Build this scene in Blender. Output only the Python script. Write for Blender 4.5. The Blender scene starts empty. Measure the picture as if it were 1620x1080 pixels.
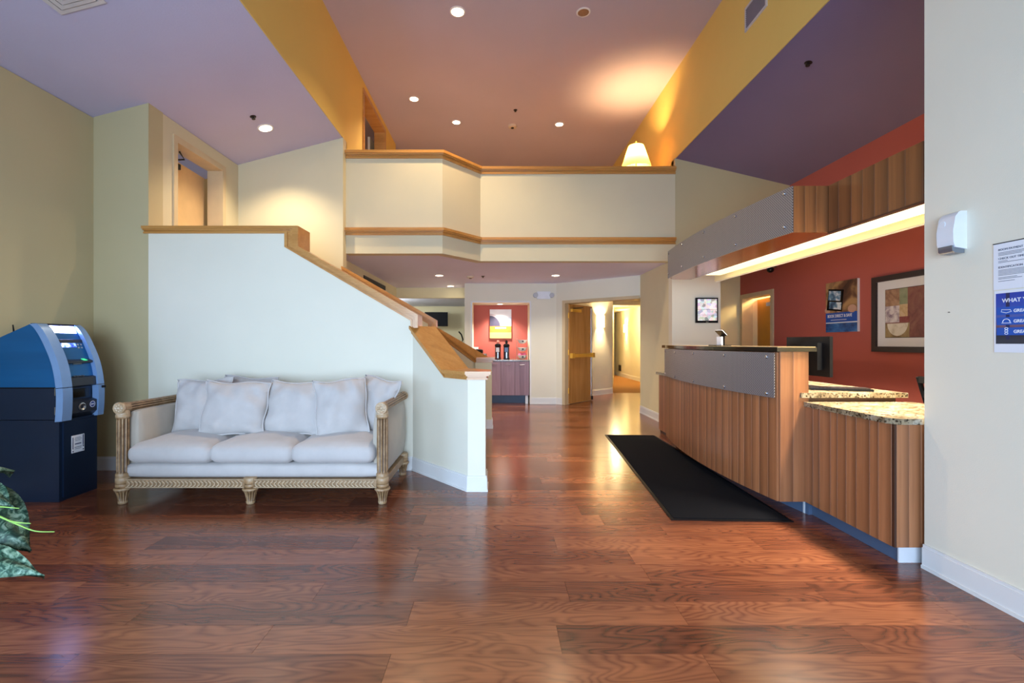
import bpy, bmesh, math, random
from mathutils import Vector, Matrix, Euler
random.seed(7)
SC = bpy.context.scene
COL = SC.collection
PI = math.pi

# ------------------------------------------------------------------ camera
FPX, CX, CY, EYE = 740.0, 785.0, 542.0, 1.25      # focal length and principal point in 1620x1080 pixels
cam_d = bpy.data.cameras.new('camera')
cam = bpy.data.objects.new('camera', cam_d); COL.objects.link(cam)
cam.location = (0, 0, EYE); cam.rotation_euler = (PI/2, 0, 0)
cam_d.sensor_fit = 'HORIZONTAL'; cam_d.sensor_width = 36.0
cam_d.lens = FPX/1620*36.0
cam_d.shift_x = (810-CX)/1620; cam_d.shift_y = (CY-540)/1620
cam_d.clip_start = 0.05; cam_d.clip_end = 100
SC.camera = cam

# ------------------------------------------------------------------ world, exposure, daylight
SC.view_settings.view_transform = 'Standard'
SC.view_settings.look = 'None'
SC.view_settings.gamma = 1.0
SC.view_settings.use_curve_mapping = False
SC.view_settings.exposure = 1.17
w = bpy.data.worlds.new('sky'); SC.world = w; w.use_nodes = True
w.node_tree.nodes['Background'].inputs[0].default_value = (0.55, 0.72, 1.0, 1)
w.node_tree.nodes['Background'].inputs[1].default_value = 0.6
SC.cycles.max_bounces = 8
SC.cycles.diffuse_bounces = 5
SC.cycles.sample_clamp_indirect = 6.0

def area(name, loc, rot, sx, sy, power, col, spread=180):
    d = bpy.data.lights.new(name, 'AREA'); d.shape = 'RECTANGLE'; d.size = sx; d.size_y = sy
    d.energy = power; d.color = col; d.spread = math.radians(spread)
    o = bpy.data.objects.new(name, d); COL.objects.link(o); o.location = loc; o.rotation_euler = rot
    return o
def spot(name, loc, power, col, angle=110, blend=0.8, rad=0.05, rot=(0, 0, 0)):
    d = bpy.data.lights.new(name, 'SPOT'); d.energy = power; d.color = col
    d.spot_size = math.radians(angle); d.spot_blend = blend; d.shadow_soft_size = rad
    o = bpy.data.objects.new(name, d); COL.objects.link(o); o.location = loc; o.rotation_euler = rot
    return o
def point(name, loc, power, col, rad=0.05):
    d = bpy.data.lights.new(name, 'POINT'); d.energy = power; d.color = col; d.shadow_soft_size = rad
    o = bpy.data.objects.new(name, d); COL.objects.link(o); o.location = loc
    return o
DAY = (0.55, 0.74, 1.0)
WARM = (1.0, 0.66, 0.30)
# daylight through the glazed entrance behind the camera and an unseen window added at left
area('daylight_entrance', (-0.5, -2.35, 1.35), (PI/2-.16, 0, 0), 3.2, 2.3, 96, DAY, 120)
area('daylight_window', (-3.9, -0.6, 1.25), (PI/2, 0, -PI/2), 2.6, 1.1, 56, (0.38, 0.64, 1.0))

# ------------------------------------------------------------------ pixel -> world
def at(px, py, y):
    return Vector(((px-CX)*y/FPX, y, EYE+(CY-py)*y/FPX))

# ------------------------------------------------------------------ materials
def lin(c):
    f = lambda v: v/12.92 if v <= .04045 else ((v+.055)/1.055)**2.4
    return tuple(f(v/255) for v in c) + (1,)
class NT:
    def __init__(s, name):
        s.m = bpy.data.materials.new(name); s.m.use_nodes = True
        s.t = s.m.node_tree; s.b = s.t.nodes['Principled BSDF']
    def n(s, typ, **kw):
        nd = s.t.nodes.new(typ)
        for k, v in kw.items(): setattr(nd, k, v)
        return nd
    def l(s, a, b): s.t.links.new(a, b)
    def math(s, op, a, b=None, clamp=False):
        nd = s.n('ShaderNodeMath', operation=op); nd.use_clamp = clamp
        for i, v in enumerate((a, b)):
            if v is None: continue
            if isinstance(v, (int, float)): nd.inputs[i].default_value = v
            else: s.l(v, nd.inputs[i])
        return nd.outputs[0]
    def coord(s, which='Object', scale=(1, 1, 1)):
        tc = s.n('ShaderNodeTexCoord'); mp = s.n('ShaderNodeMapping')
        mp.inputs['Scale'].default_value = scale
        s.l(tc.outputs[which], mp.inputs[0]); return mp.outputs[0]
    def noise(s, vec, scale=5, detail=3, rough=.5, dist=0):
        nd = s.n('ShaderNodeTexNoise'); nd.inputs['Scale'].default_value = scale
        nd.inputs['Detail'].default_value = detail; nd.inputs['Roughness'].default_value = rough
        nd.inputs['Distortion'].default_value = dist
        s.l(vec, nd.inputs['Vector']); return nd.outputs[0]
    def ramp(s, fac, stops):
        nd = s.n('ShaderNodeValToRGB'); cr = nd.color_ramp
        while len(cr.elements) < len(stops): cr.elements.new(.5)
        for e, (p, c) in zip(cr.elements, stops): e.position = p; e.color = c
        s.l(fac, nd.inputs[0]); return nd.outputs[0]
    def bump(s, h, strength=.2, dist=.01):
        nd = s.n('ShaderNodeBump'); nd.inputs['Strength'].default_value = strength
        nd.inputs['Distance'].default_value = dist
        s.l(h, nd.inputs['Height']); s.l(nd.outputs[0], s.b.inputs['Normal'])
def scl(c, k): return (c[0]*k, c[1]*k, c[2]*k, 1)

def pm(name, rgb, rough=.5, metal=0, var=.05, scale=6, bump=0, bscale=80, emit=None, coat=0, stretch=(1, 1, 1), alpha=None):
    t = NT(name); c = lin(rgb)
    v = t.coord('Object', stretch)
    t.l(t.ramp(t.noise(v, scale, 4), [(.3, scl(c, 1-var)), (.7, scl(c, 1+var))]), t.b.inputs['Base Color'])
    t.b.inputs['Roughness'].default_value = rough; t.b.inputs['Metallic'].default_value = metal
    if coat: t.b.inputs['Coat Weight'].default_value = coat
    if bump: t.bump(t.noise(v, bscale, 3), bump, .004)
    if emit:
        t.b.inputs['Emission Color'].default_value = lin(emit[0]); t.b.inputs['Emission Strength'].default_value = emit[1]
    return t.m

def wood(name, dark, mid, light, axis='z', rough=.35, grain=1.0, tone=.25, bands=True, coat=0.0, bandscale=1.6, spec=.5, ringw=.2):
    """procedural wood grain along one axis, with a shift and tone of its own for each piece"""
    t = NT(name)
    tc = t.n('ShaderNodeTexCoord'); oi = t.n('ShaderNodeObjectInfo'); ge = t.n('ShaderNodeNewGeometry')
    rnd = t.math('FRACT', t.math('ADD', oi.outputs['Random'], ge.outputs['Random Per Island']))
    cmb = t.n('ShaderNodeCombineXYZ')
    for i, k in enumerate((37.0, 71.0, 53.0)): t.l(t.math('MULTIPLY', rnd, k), cmb.inputs[i])
    add = t.n('ShaderNodeVectorMath', operation='ADD'); t.l(tc.outputs['Object'], add.inputs[0]); t.l(cmb.outputs[0], add.inputs[1])
    def mapped(al, ac):
        mp = t.n('ShaderNodeMapping')
        mp.inputs['Scale'].default_value = {'x': (al, ac, ac), 'y': (ac, al, ac), 'z': (ac, ac, al)}[axis]
        t.l(add.outputs[0], mp.inputs[0]); return mp.outputs[0]
    fine = t.noise(mapped(2.0*grain, 75*grain), 1.0, 4, .6)
    broad = t.noise(mapped(.9*grain, 9*grain), 1.0, 3, .55, .8)
    if bands:
        wv = t.n('ShaderNodeTexNoise'); wv.inputs['Scale'].default_value = 1.0; wv.inputs['Detail'].default_value = 2.5
        wv.inputs['Distortion'].default_value = .35
        t.l(mapped(.75*grain*bandscale, 4.0*grain*bandscale), wv.inputs['Vector'])
        rings = t.math('ABSOLUTE', t.math('SINE', t.math('MULTIPLY', wv.outputs[0], 84.0)))
        fac = t.math('ADD', t.math('MULTIPLY', rings, ringw), t.math('ADD', t.math('MULTIPLY', broad, .62-ringw), t.math('MULTIPLY', fine, .38)))
    else:
        fac = t.math('ADD', t.math('MULTIPLY', broad, .6), t.math('MULTIPLY', fine, .4))
    fac = t.math('ADD', fac, t.math('MULTIPLY', t.math('SUBTRACT', rnd, .5), tone))
    col = t.ramp(fac, [(.22, lin(dark)), (.5, lin(mid)), (.80, lin(light))])
    t.l(col, t.b.inputs['Base Color'])
    t.b.inputs['Roughness'].default_value = rough
    t.b.inputs['Specular IOR Level'].default_value = spec
    if coat: t.b.inputs['Coat Weight'].default_value = coat; t.b.inputs['Coat Roughness'].default_value = .12
    t.bump(fine, .05, .002)
    return t.m

def paint(name, rgb, rough=.75, bump=.12, bscale=140, var=.025):
    return pm(name, rgb, rough, 0, var, 1.3, bump, bscale)

M = {}
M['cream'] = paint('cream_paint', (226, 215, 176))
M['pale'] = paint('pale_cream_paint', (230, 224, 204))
M['tan'] = paint('shaded_cream_paint', (190, 176, 136))  # the cream wall paint with its shade put into the colour
M['mid'] = paint('warm_cream_paint', (210, 199, 166))
M['gold'] = paint('golden_cream_paint', (232, 198, 108))  # cream upper walls with the warm lamplight put into the colour
M['ceil'] = paint('white_ceiling_paint', (192, 186, 212), .85, .3, 60)  # white paint, tinted with the lavender cast that the light gives it
M['ceil_low'] = paint('bright_ceiling_paint', (226, 224, 248), .85, .3, 60)  # ceiling colour lightened to stand in for bounced light under the balcony
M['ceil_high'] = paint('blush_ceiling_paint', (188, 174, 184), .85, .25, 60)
M['soffit_paint'] = paint('dusky_purple_ceiling_paint', (126, 112, 142), .85, .3, 60)  # same ceiling, with the deeper shade over the desk put into its colour
M['red'] = paint('brick_red_paint', (188, 96, 84))
M['white'] = pm('white_gloss_trim', (228, 226, 222), .4, 0, .02)
M['frame_tan'] = pm('tan_door_frame_paint', (206, 184, 146), .5)
M['oak'] = wood('golden_oak', (158, 102, 44), (192, 134, 66), (212, 160, 92), 'x', .32, 1.0, .1, coat=.2, ringw=.06)
M['walnut'] = wood('walnut_floor', (64, 32, 21), (114, 63, 42), (152, 93, 61), 'x', .2, 1.0, .3, coat=.0, bandscale=1.15, spec=.75, ringw=.2)
M['sub'] = pm('dark_underlay', (52, 26, 16), .6)
M['carpet'] = pm('golden_carpet', (150, 104, 50), .95, 0, .12, 40, .3, 200)

# ------------------------------------------------------------------ mesh helpers
class MB:
    def __init__(s): s.bm = bmesh.new()
    def box(s, x0, y0, z0, x1, y1, z1):
        v = [s.bm.verts.new(p) for p in ((x0,y0,z0),(x1,y0,z0),(x1,y1,z0),(x0,y1,z0),(x0,y0,z1),(x1,y0,z1),(x1,y1,z1),(x0,y1,z1))]
        for f in ((0,3,2,1),(4,5,6,7),(0,1,5,4),(1,2,6,5),(2,3,7,6),(3,0,4,7)): s.bm.faces.new([v[i] for i in f])
        return s
    def obox(s, c, ax, ay, az, hx, hy, hz):
        """box about c along three axes with half sizes"""
        c, ax, ay, az = Vector(c), Vector(ax).normalized(), Vector(ay).normalized(), Vector(az).normalized()
        v = [s.bm.verts.new(c+ax*hx*i+ay*hy*j+az*hz*k) for k in (-1,1) for i, j in ((-1,-1),(1,-1),(1,1),(-1,1))]
        for f in ((0,3,2,1),(4,5,6,7),(0,1,5,4),(1,2,6,5),(2,3,7,6),(3,0,4,7)): s.bm.faces.new([v[i] for i in f])
        return s
    def loft(s, a, b, cap=True):
        n = len(a); va = [s.bm.verts.new(p) for p in a]; vb = [s.bm.verts.new(p) for p in b]
        for i in range(n): s.bm.faces.new([va[i], va[(i+1) % n], vb[(i+1) % n], vb[i]])
        if cap: s.bm.faces.new(va[::-1]); s.bm.faces.new(vb)
        return s
    def prism(s, poly, z0, z1): return s.loft([(x, y, z0) for x, y in poly], [(x, y, z1) for x, y in poly])
    def prism_xz(s, poly, y0, y1): return s.loft([(x, y0, z) for x, z in poly], [(x, y1, z) for x, z in poly])
    def prism_yz(s, poly, x0, x1): return s.loft([(x0, y, z) for y, z in poly], [(x1, y, z) for y, z in poly])
    def lathe(s, prof, c=(0,0,0), n=24, flute=None, axis='z', caps=True):
        """profile of (r, z) turned about an axis; flute(z_index) -> depth of 12 flutes"""
        rings = []
        for k, (r, z) in enumerate(prof):
            ring = []
            for i in range(n):
                a = 2*PI*i/n; rr = r
                if flute: rr = r*(1-flute[1]*(.5+.5*math.cos(a*flute[0]))) if flute[2] <= k <= flute[3] else r
                p = (rr*math.cos(a), rr*math.sin(a), z)
                if axis == 'y': p = (p[0], p[2], p[1])
                if axis == 'x': p = (p[2], p[0], p[1])
                ring.append(s.bm.verts.new(Vector(p)+Vector(c)))
            rings.append(ring)
        for a, b in zip(rings, rings[1:]):
            for i in range(n): s.bm.faces.new([a[i], a[(i+1) % n], b[(i+1) % n], b[i]])
        if caps:
            s.bm.faces.new(rings[0][::-1]); s.bm.faces.new(rings[-1])
        return s
    def tube(s, path, r, n=8, closed=False):
        path = [Vector(p) for p in path]; rings = []; m = len(path)
        up = Vector((0, 0, 1))
        for i, p in enumerate(path):
            d = (path[(i+1) % m]-path[i-1]) if closed else (path[min(i+1, m-1)]-path[max(i-1, 0)])
            d.normalize()
            u = up if abs(d.dot(up)) < .95 else Vector((1, 0, 0))
            a = d.cross(u).normalized(); b = a.cross(d)
            rr = r[i] if isinstance(r, (list, tuple)) else r
            rings.append([s.bm.verts.new(p+a*rr*math.cos(2*PI*k/n)+b*rr*math.sin(2*PI*k/n)) for k in range(n)])
        prs = list(zip(rings, rings[1:])) + ([(rings[-1], rings[0])] if closed else [])
        for a, b in prs:
            for k in range(n): s.bm.faces.new([a[k], a[(k+1) % n], b[(k+1) % n], b[k]])
        if not closed: s.bm.faces.new(rings[0][::-1]); s.bm.faces.new(rings[-1])
        return s
    def ball(s, c, r, sz=(1, 1, 1), u=16, v=10):
        g = bmesh.ops.create_uvsphere(s.bm, u_segments=u, v_segments=v, radius=r)
        for q in g['verts']: q.co = Vector((q.co.x*sz[0], q.co.y*sz[1], q.co.z*sz[2]))+Vector(c)
        return s
    def quad(s, a, b, c, d): s.bm.faces.new([s.bm.verts.new(p) for p in (a, b, c, d)]); return s
    def poly(s, pts): s.bm.faces.new([s.bm.verts.new(p) for p in pts]); return s
    def bevel(s, off, seg=2, ang=35):
        es = [e for e in s.bm.edges if len(e.link_faces) == 2 and e.calc_face_angle(0) > math.radians(ang)]
        if es: bmesh.ops.bevel(s.bm, geom=es, offset=off, segments=seg, profile=.5, affect='EDGES', clamp_overlap=True)
        return s
    def build(s, name, mat, parent=None, smooth=None, local=False, kind=None, bev=0, seg=2):
        bm = s.bm
        if bev: s.bevel(bev, seg)
        bmesh.ops.recalc_face_normals(bm, faces=bm.faces)
        me = bpy.data.meshes.new(name)
        if smooth:
            for f in bm.faces: f.smooth = True
            for e in bm.edges:
                if len(e.link_faces) == 2 and e.calc_face_angle(0) > math.radians(smooth): e.smooth = False
        bm.to_mesh(me); bm.free()
        me.materials.append(mat)
        return link(name, me, parent, local, kind)
WM = {}
def wm(o): return WM.get(o.name, Matrix.Identity(4))
def link(name, data, parent=None, local=False, kind=None):
    o = bpy.data.objects.new(name, data); COL.objects.link(o)
    if parent is not None:
        o.parent = parent
        if local: WM[o.name] = wm(parent).copy()
        else: o.matrix_parent_inverse = wm(parent).inverted()
    if kind: o['kind'] = kind
    return o
def tag(o, label, cat, group=None):
    o['label'] = label; o['category'] = cat
    if group: o['group'] = group
    return o
def thing(name, label, cat, loc=(0, 0, 0), rot=(0, 0, 0), group=None):
    o = bpy.data.objects.new(name, None); COL.objects.link(o)
    o.location = loc; o.rotation_euler = rot; o.empty_display_size = .1
    WM[o.name] = Matrix.Translation(Vector(loc)) @ Euler(rot).to_matrix().to_4x4()
    return tag(o, label, cat, group)
def dup(o, parent=None):
    c = o.copy(); COL.objects.link(c)
    if parent is not None: c.parent = parent
    for ch in list(o.children): dup(ch, c)
    return c
def struct(name, mb, mat, parent=None, **kw):
    return mb.build(name, mat, parent, kind='structure' if parent is None else None, **kw)
def text(s, name, size, mat, parent, loc, rot, align='LEFT', extrude=.0006, bold=0.0, sx=1.0):
    c = bpy.data.curves.new(name, 'FONT'); c.body = s; c.size = size; c.align_x = align; c.extrude = extrude; c.offset = bold
    tmp = bpy.data.objects.new('tmp', c); COL.objects.link(tmp)
    me = bpy.data.meshes.new_from_object(tmp.evaluated_get(bpy.context.evaluated_depsgraph_get()))
    bpy.data.objects.remove(tmp); bpy.data.curves.remove(c); me.name = name; me.materials.clear(); me.materials.append(mat)
    o = bpy.data.objects.new(name, me); COL.objects.link(o); o.location = loc; o.rotation_euler = rot; o.scale = (sx, 1, 1)
    if parent is not None:
        o.parent = parent; o.matrix_parent_inverse = wm(parent).inverted()
    return o
def offset_line(pts, d):
    """open polyline moved by d to its right-hand side (mitred)"""
    out = []; n = len(pts)
    for i in range(n):
        ns = []
        for a, b in ((i-1, i), (i, i+1)):
            if a < 0 or b >= n: continue
            t = Vector((pts[b][0]-pts[a][0], pts[b][1]-pts[a][1])).normalized(); ns.append(Vector((t.y, -t.x)))
        m = sum(ns, Vector((0, 0))).normalized(); k = d/max(.3, m.dot(ns[0]))
        out.append((pts[i][0]+m.x*k, pts[i][1]+m.y*k))
    return out
def strip(mb, pts, out, inn, z0, z1):
    """a band along a polyline, out to its right and inn to its left"""
    return mb.prism(offset_line(pts, out)+offset_line(pts, -inn)[::-1], z0, z1)
def base_run(name, pts, parent=None):
    """white baseboard along the visible side (right-hand) of a wall line"""
    mb = MB(); strip(mb, pts, .014, 0, 0, .115); strip(mb, pts, .009, 0, .115, .132); strip(mb, pts, .02, 0, 0, .018)
    return struct(name, mb, M['white'], parent)

# ================================================================== SETTING
HI, LOW, CAPZ = 5.25, 2.46, 3.835
XL, XU, XR = -3.96, -2.03, 2.64        # left wall, upper left wall, upper right wall
# --- floor: underlay, single planks, and the far planks as one piece
fl = struct('floor', MB().box(-4.2, -2.6, -.08, 5.6, 15.2, -.013), M['sub'])
PW, PL, G = .19, 1.25, .0006
pm_mesh = None
def plank_mesh():
    mb = MB(); mb.box(-PL/2+G, -PW/2+G, -.012, PL/2-G, PW/2-G, 0)
    top = [e for e in mb.bm.edges if all(v.co.z > -.001 for v in e.verts)]
    bmesh.ops.recalc_face_normals(mb.bm, faces=mb.bm.faces)
    me = bpy.data.meshes.new('plank'); mb.bm.to_mesh(me); mb.bm.free(); me.materials.append(M['walnut']); return me
PM = plank_mesh()
far = MB(); cnt = 0
row = 0; y = .55
while y < 11.7:
    x = -4.1 - random.random()*PL
    while x < (2.6 if y < 8.2 else 4.8):
        if x+PL > -4.2 and x > -5.2:
            if y < 6.3 and cnt < 298:
                o = link('plank', PM, fl); o.location = (x+PL/2, y+PW/2, 0); cnt += 1
            else:
                far.box(x+G, y+G, -.012, x+PL-G, y+PW-G, 0)
        x += PL
    y += PW; row += 1
far.build('plank_field', M['walnut'], fl, kind='stuff')
struct('floor_corridor', MB().box(1.5, 11.7, -.012, 5.6, 20, .004), M['carpet'])
struct('floor_exercise_room', MB().box(-4.2, 11.7, -.012, 1.5, 15.2, .002), pm('grey_carpet', (120, 112, 104), .95))

# --- ceilings
ZL = lambda x: 3.97+.26*(x-XU)       # sloping lower ceiling on the left
ZR = lambda x: 3.97-.237*(x-XR)      # and on the right
struct('ceiling', MB().box(-4.2, -2.6, HI, 2.8, 12.1, HI+.1), M['ceil_high'])
struct('ceiling_left', MB().prism_xz([(-4.2, ZL(-4.2)), (XU-.01, ZL(XU)-.004), (XU-.01, ZL(XU)+.1), (-4.2, ZL(-4.2)+.1)], -2.6, 6.35), M['ceil'])
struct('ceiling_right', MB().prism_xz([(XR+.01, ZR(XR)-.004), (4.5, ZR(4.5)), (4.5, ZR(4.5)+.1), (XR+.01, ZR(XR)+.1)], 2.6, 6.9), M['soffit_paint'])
BAL = [(XU, 6.316), (-.7255, 6.316), (-.233, 6.9), (XR, 6.9)]
struct('ceiling_lower', MB().prism([(-2.35, 6.36), (-.74, 6.36), (-.26, 6.94), (4.48, 6.94), (4.48, 8.45), (2.75, 8.45), (1.36, 9.7), (-.6, 9.7), (-.6, 10.45), (-2.35, 10.45)], LOW, LOW+.28), M['ceil_low'])

# --- walls, left side
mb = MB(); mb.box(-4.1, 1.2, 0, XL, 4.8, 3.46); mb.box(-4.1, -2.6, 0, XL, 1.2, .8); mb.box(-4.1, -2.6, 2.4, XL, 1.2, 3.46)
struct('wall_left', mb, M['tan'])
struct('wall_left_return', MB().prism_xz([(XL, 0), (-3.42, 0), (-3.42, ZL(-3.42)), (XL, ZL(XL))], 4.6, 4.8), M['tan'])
mb = MB()
for y0, y1, z0, z1 in ((4.8, 5.0, 0, 3.6), (5.0, 5.84, 0, 1.38), (5.0, 5.84, 3.40, 3.6), (5.84, 6.2, 0, 3.6)): mb.box(-3.57, y0, z0, -3.42, y1, z1)
struct('wall_landing', mb, M['mid'])
struct('wall_landing_rear', MB().prism_xz([(-3.57, 0), (XU, 0), (XU, ZL(XU)), (-3.57, ZL(-3.57))], 6.2, 6.35), M['mid'])
# half walls of the stair: straight run, then a flared end
FA, FB, FC, FD, FE = (-.82, 4.6), (-.24, 3.94), (-.09, 3.94), (-.09, 4.15), (-.66, 4.8)
struct('wall_stair_front', MB().prism_xz([(-3.42, 0), (-.82, 0), (-.82, 1.46), (-2.076, 2.19), (-2.076, 2.325), (-3.42, 2.325)], 4.6, 4.8), M['pale'])
def flare(name, A, B, C, D, E, t1, h0, h1, mat):
    """flared stub wall: sloping top from A/E down to t1 of the way, flat to the end"""
    lerp = lambda p, q, t: (p[0]+(q[0]-p[0])*t, p[1]+(q[1]-p[1])*t)
    P, Q = lerp(A, B, t1), lerp(E, D, t1)
    mb = MB()
    mb.loft([(*A, 0), (*P, 0), (*Q, 0), (*E, 0)], [(*A, h0), (*P, h1), (*Q, h1), (*E, h0)])
    mb.prism([P, B, C, D, Q], 0, h1)
    o = struct(name, mb, mat)
    return P, Q
FP, FQ = flare('wall_stair_front_flare', FA, FB, FC, FD, FE, .634, 1.345, .94, M['pale'])
RA, RB, RC, RD, RE = (-.85, 6.2), (-.31, 6.82), (-.065, 6.82), (-.065, 7.02), (-.98, 6.35)
struct('wall_stair_rear', MB().prism_xz([(XU, 0), (-.85, 0), (-.85, 1.48), (XU, 2.17)], 6.2, 6.314), M['cream'])
RP, RQ = flare('wall_stair_rear_flare', RA, RB, RC, RD, RE, .97, 1.40, .962, M['cream'])
# oak caps of the half walls (two mouldings each)
MOULD = ((0, .2, .020), (.2, .44, .008), (.44, .62, .030), (.62, 1, .046))     # (from, to, overhang) of each step
def cap_xz(name, bot, top, y0, y1):
    mb = MB()
    for f0, f1, ov in MOULD:
        lo = [(a[0]+(b[0]-a[0])*f0, a[1]+(b[1]-a[1])*f0) for a, b in zip(bot, top)]
        hi = [(a[0]+(b[0]-a[0])*f1, a[1]+(b[1]-a[1])*f1) for a, b in zip(bot, top)]
        mb.prism_xz(lo+hi[::-1], y0+.05-ov, y1-.05+ov)
    return mb
mb = cap_xz('trim', [(-3.46, 2.322), (-2.076, 2.322), (-2.076, 2.189), (-.84, 1.467), (-.84, 1.395)], [(-3.46, 2.39), (-1.93, 2.39), (-1.93, 2.19), (-.765, 1.525), (-.765, 1.395)], 4.55, 4.85)
struct('trim_1', mb, M['oak'], bev=.003)
mb = cap_xz('trim', [(XU-.01, 2.165), (-.90, 1.50), (-.90, 1.41)], [(XU-.01, 2.262), (-.79, 1.55), (-.79, 1.41)], 6.15, 6.31)
struct('trim_2', mb, M['oak'], bev=.003)
def flare_cap(name, A, B, C, D, E, P, Q, h0, h1, th, side):
    """moulded cap over a flared wall; side = +1 when A..B runs with the room on its right"""
    ring = [A, P, B, C, D, Q, E]
    mb = MB()
    for f0, f1, ov in MOULD:
        z0, z1 = th*f0, th*f1
        r = offset_line(ring, ov*side)
        a, p, b, c, d, q, e = r
        mb.loft([(*a, h0+z0), (*p, h1+z0), (*q, h1+z0), (*e, h0+z0)], [(*a, h0+z1), (*p, h1+z1), (*q, h1+z1), (*e, h0+z1)])
        mb.prism([p, b, c, d, q], h1+z0, h1+z1)
    return struct(name, mb, M['oak'])
flare_cap('trim_3', FA, FB, FC, FD, FE, FP, FQ, 1.345, .94, .07, 1)
flare_cap('trim_4', RA, RB, RC, RD, RE, RP, RQ, 1.40, .962, .075, 1)
# the stair itself, up to the landing
for i in range(8):
    x1 = -.2-.29*i; x0 = x1-.29 if i < 7 else -3.42
    struct('stair_step', MB().box(x0, 4.8, 0, x1, 6.2, .1725*(i+1)), M['carpet'])

# --- upper left wall with its doorway, upper right wall
mb = MB()
mb.box(-2.19, -2.6, 3.97, XU, 6.33, HI)
for y0, y1, z0, z1 in ((6.33, 7.14, 2.74, HI), (7.14, 8.5, 5.08, HI), (8.5, 9.45, 2.74, HI)): mb.box(-2.19, y0, z0, XU, y1, z1)
struct('wall_upper_left', mb, M['gold'])
mb = MB(); mb.box(XR, -2.6, 3.97, XR+.15, 6.9, HI); mb.box(XR, 6.9, 3.97, XR+.15, 12.0, HI); mb.box(XR, 6.96, 2.74, XR+.15, 12.0, 3.97)
struct('wall_upper_right', mb, M['gold'])
struct('wall_upper_rear', MB().box(-4.2, 12.0, 2.74, 2.8, 12.1, HI), M['gold'])
struct('wall_upper_room', MB().box(-4.2, 6.35, 2.74, -4.1, 12.0, HI), M['cream'])
struct('floor_upper', MB().prism([(-4.1, 6.5), (-.8, 6.5), (-.35, 7.06), (XR, 7.06), (XR, 12), (-4.1, 12)], LOW+.28, LOW+.31), pm('beige_carpet', (182, 164, 140), .95))
mb = MB()
for y in (7.10, 8.48): mb.box(-2.21, y, 2.77, XU+.02, y+.06, 5.06)
mb.box(-2.21, 7.10, 5.06, XU+.02, 8.54, 5.12)
struct('trim_5', mb, M['oak'])
struct('door_4', MB().box(-2.34, 8.52, 2.78, -2.30, 9.3, 5.0), M['pale'])

# --- balcony front with its two oak bands
mb = MB(); strip(mb, BAL, 0, .15, LOW-.006, CAPZ-.05)
struct('wall_balcony', mb, M['mid'])
def band(name, z0, z1, full):
    mb = MB(); d = z1-z0; inn = .18 if full else 0
    for f0, f1, ov in MOULD: strip(mb, BAL, ov*1.15, inn+ov*.3 if full else 0, z0+d*f0, z0+d*f1)
    return struct(name, mb, M['oak'])
    strip(mb, BAL, .022, inn-.02 if full else 0, z0, z0+d*.42); strip(mb, BAL, .036, inn if full else 0, z0+d*.42, z0+d*.62)
    strip(mb, BAL, .055, inn+.01 if full else 0, z0+d*.62, z1)
    return struct(name, mb, M['oak'])
band('trim_6', CAPZ-.1, CAPZ, True)
band('trim_7', 2.70, 2.795, False)
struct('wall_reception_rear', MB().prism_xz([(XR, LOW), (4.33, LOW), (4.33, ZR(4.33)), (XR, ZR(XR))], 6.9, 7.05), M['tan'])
struct('wall_monitor', MB().box(2.58, 6.86, 0, 3.29, 7.0, LOW), M['pale'])
struct('wall_hall_right', MB().box(2.58, 7.0, 0, 2.72, 8.38, LOW), M['cream'])
struct('wall_office_rear', MB().box(2.72, 8.3, 0, 4.33, 8.44, LOW), M['cream'])

# --- red wall of the reception with door opening; near wall on the right
mb = MB()
for y0, y1, z0, z1 in ((2.6, 7.34, 0, 3.6), (7.34, 8.22, 2.03, 3.6), (8.22, 8.3, 0, 3.6)): mb.box(4.33, y0, z0, 4.48, y1, z1)
struct('wall_reception', mb, M['red'])
struct('wall_reception_near', MB().box(2.52, 2.46, 0, 4.48, 2.6, 3.97), M['cream'])
mb = MB(); mb.box(2.38, -2.6, 0, 2.52, 2.6, 3.97); mb.box(2.38, -2.6, 3.9, XR, 2.6, 3.97)
struct('wall_right', mb, M['pale'])
base_run('baseboard_right', [(2.38, 2.6), (2.38, -2.5)])
struct('wall_entrance', MB().box(-4.1, -2.6, 2.8, 2.4, -2.5, HI).box(-4.1, -2.6, 0, -2.2, -2.5, 2.8), M['cream'])

# --- rear: coffee niche wall, exercise room opening, corridor
struct('wall_under_balcony', MB().box(-2.35, 6.35, 0, -2.2, 10.45, LOW), M['cream'])
mb = MB()
NX0, NX1, NY = -.49, .684, 9.55
mb.box(-.645, NY, 0, NX0, 10.3, LOW); mb.box(NX1, NY, 0, 1.226, 10.3, LOW); mb.box(NX0, NY, 2.07, NX1, 10.3, LOW)
struct('wall_niche', mb, M['pale'])
struct('wall_niche_rear', MB().box(NX0, 10.2, 0, NX1, 10.3, 2.07), M['red'])
struct('trim_8', MB().box(NX0-.03, NY-.012, 0, NX0, NY, 2.1).box(NX1, NY-.012, 0, NX1+.03, NY, 2.1).box(NX0, NY-.012, 2.07, NX1, NY, 2.1), M['white'])
struct('wall_opening_header', MB().box(-2.2, 10.3, 2.24, -.645, 10.45, LOW), M['cream'])
struct('wall_exercise_room', MB().box(-4.2, 14.8, 0, 1.5, 14.9, 2.42).box(.9, 10.45, 0, 1.0, 14.8, 2.42).box(-4.2, 10.45, 0, -4.1, 14.8, 2.42), M['cream'])
struct('ceiling_exercise_room', MB().box(-4.2, 10.45, 2.4, 1.5, 14.9, 2.5), pm('cool_white_ceiling', (206, 208, 220), .9))
DA, DB = Vector((1.226, 9.55)), Vector((2.58, 8.38))
dd = (DB-DA).normalized(); dn = Vector((-dd.y, dd.x))         # dn points away from the camera
def dp(s, t=0): q = DA+dd*s+dn*t; return (q.x, q.y)
L = (DB-DA).length
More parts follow.
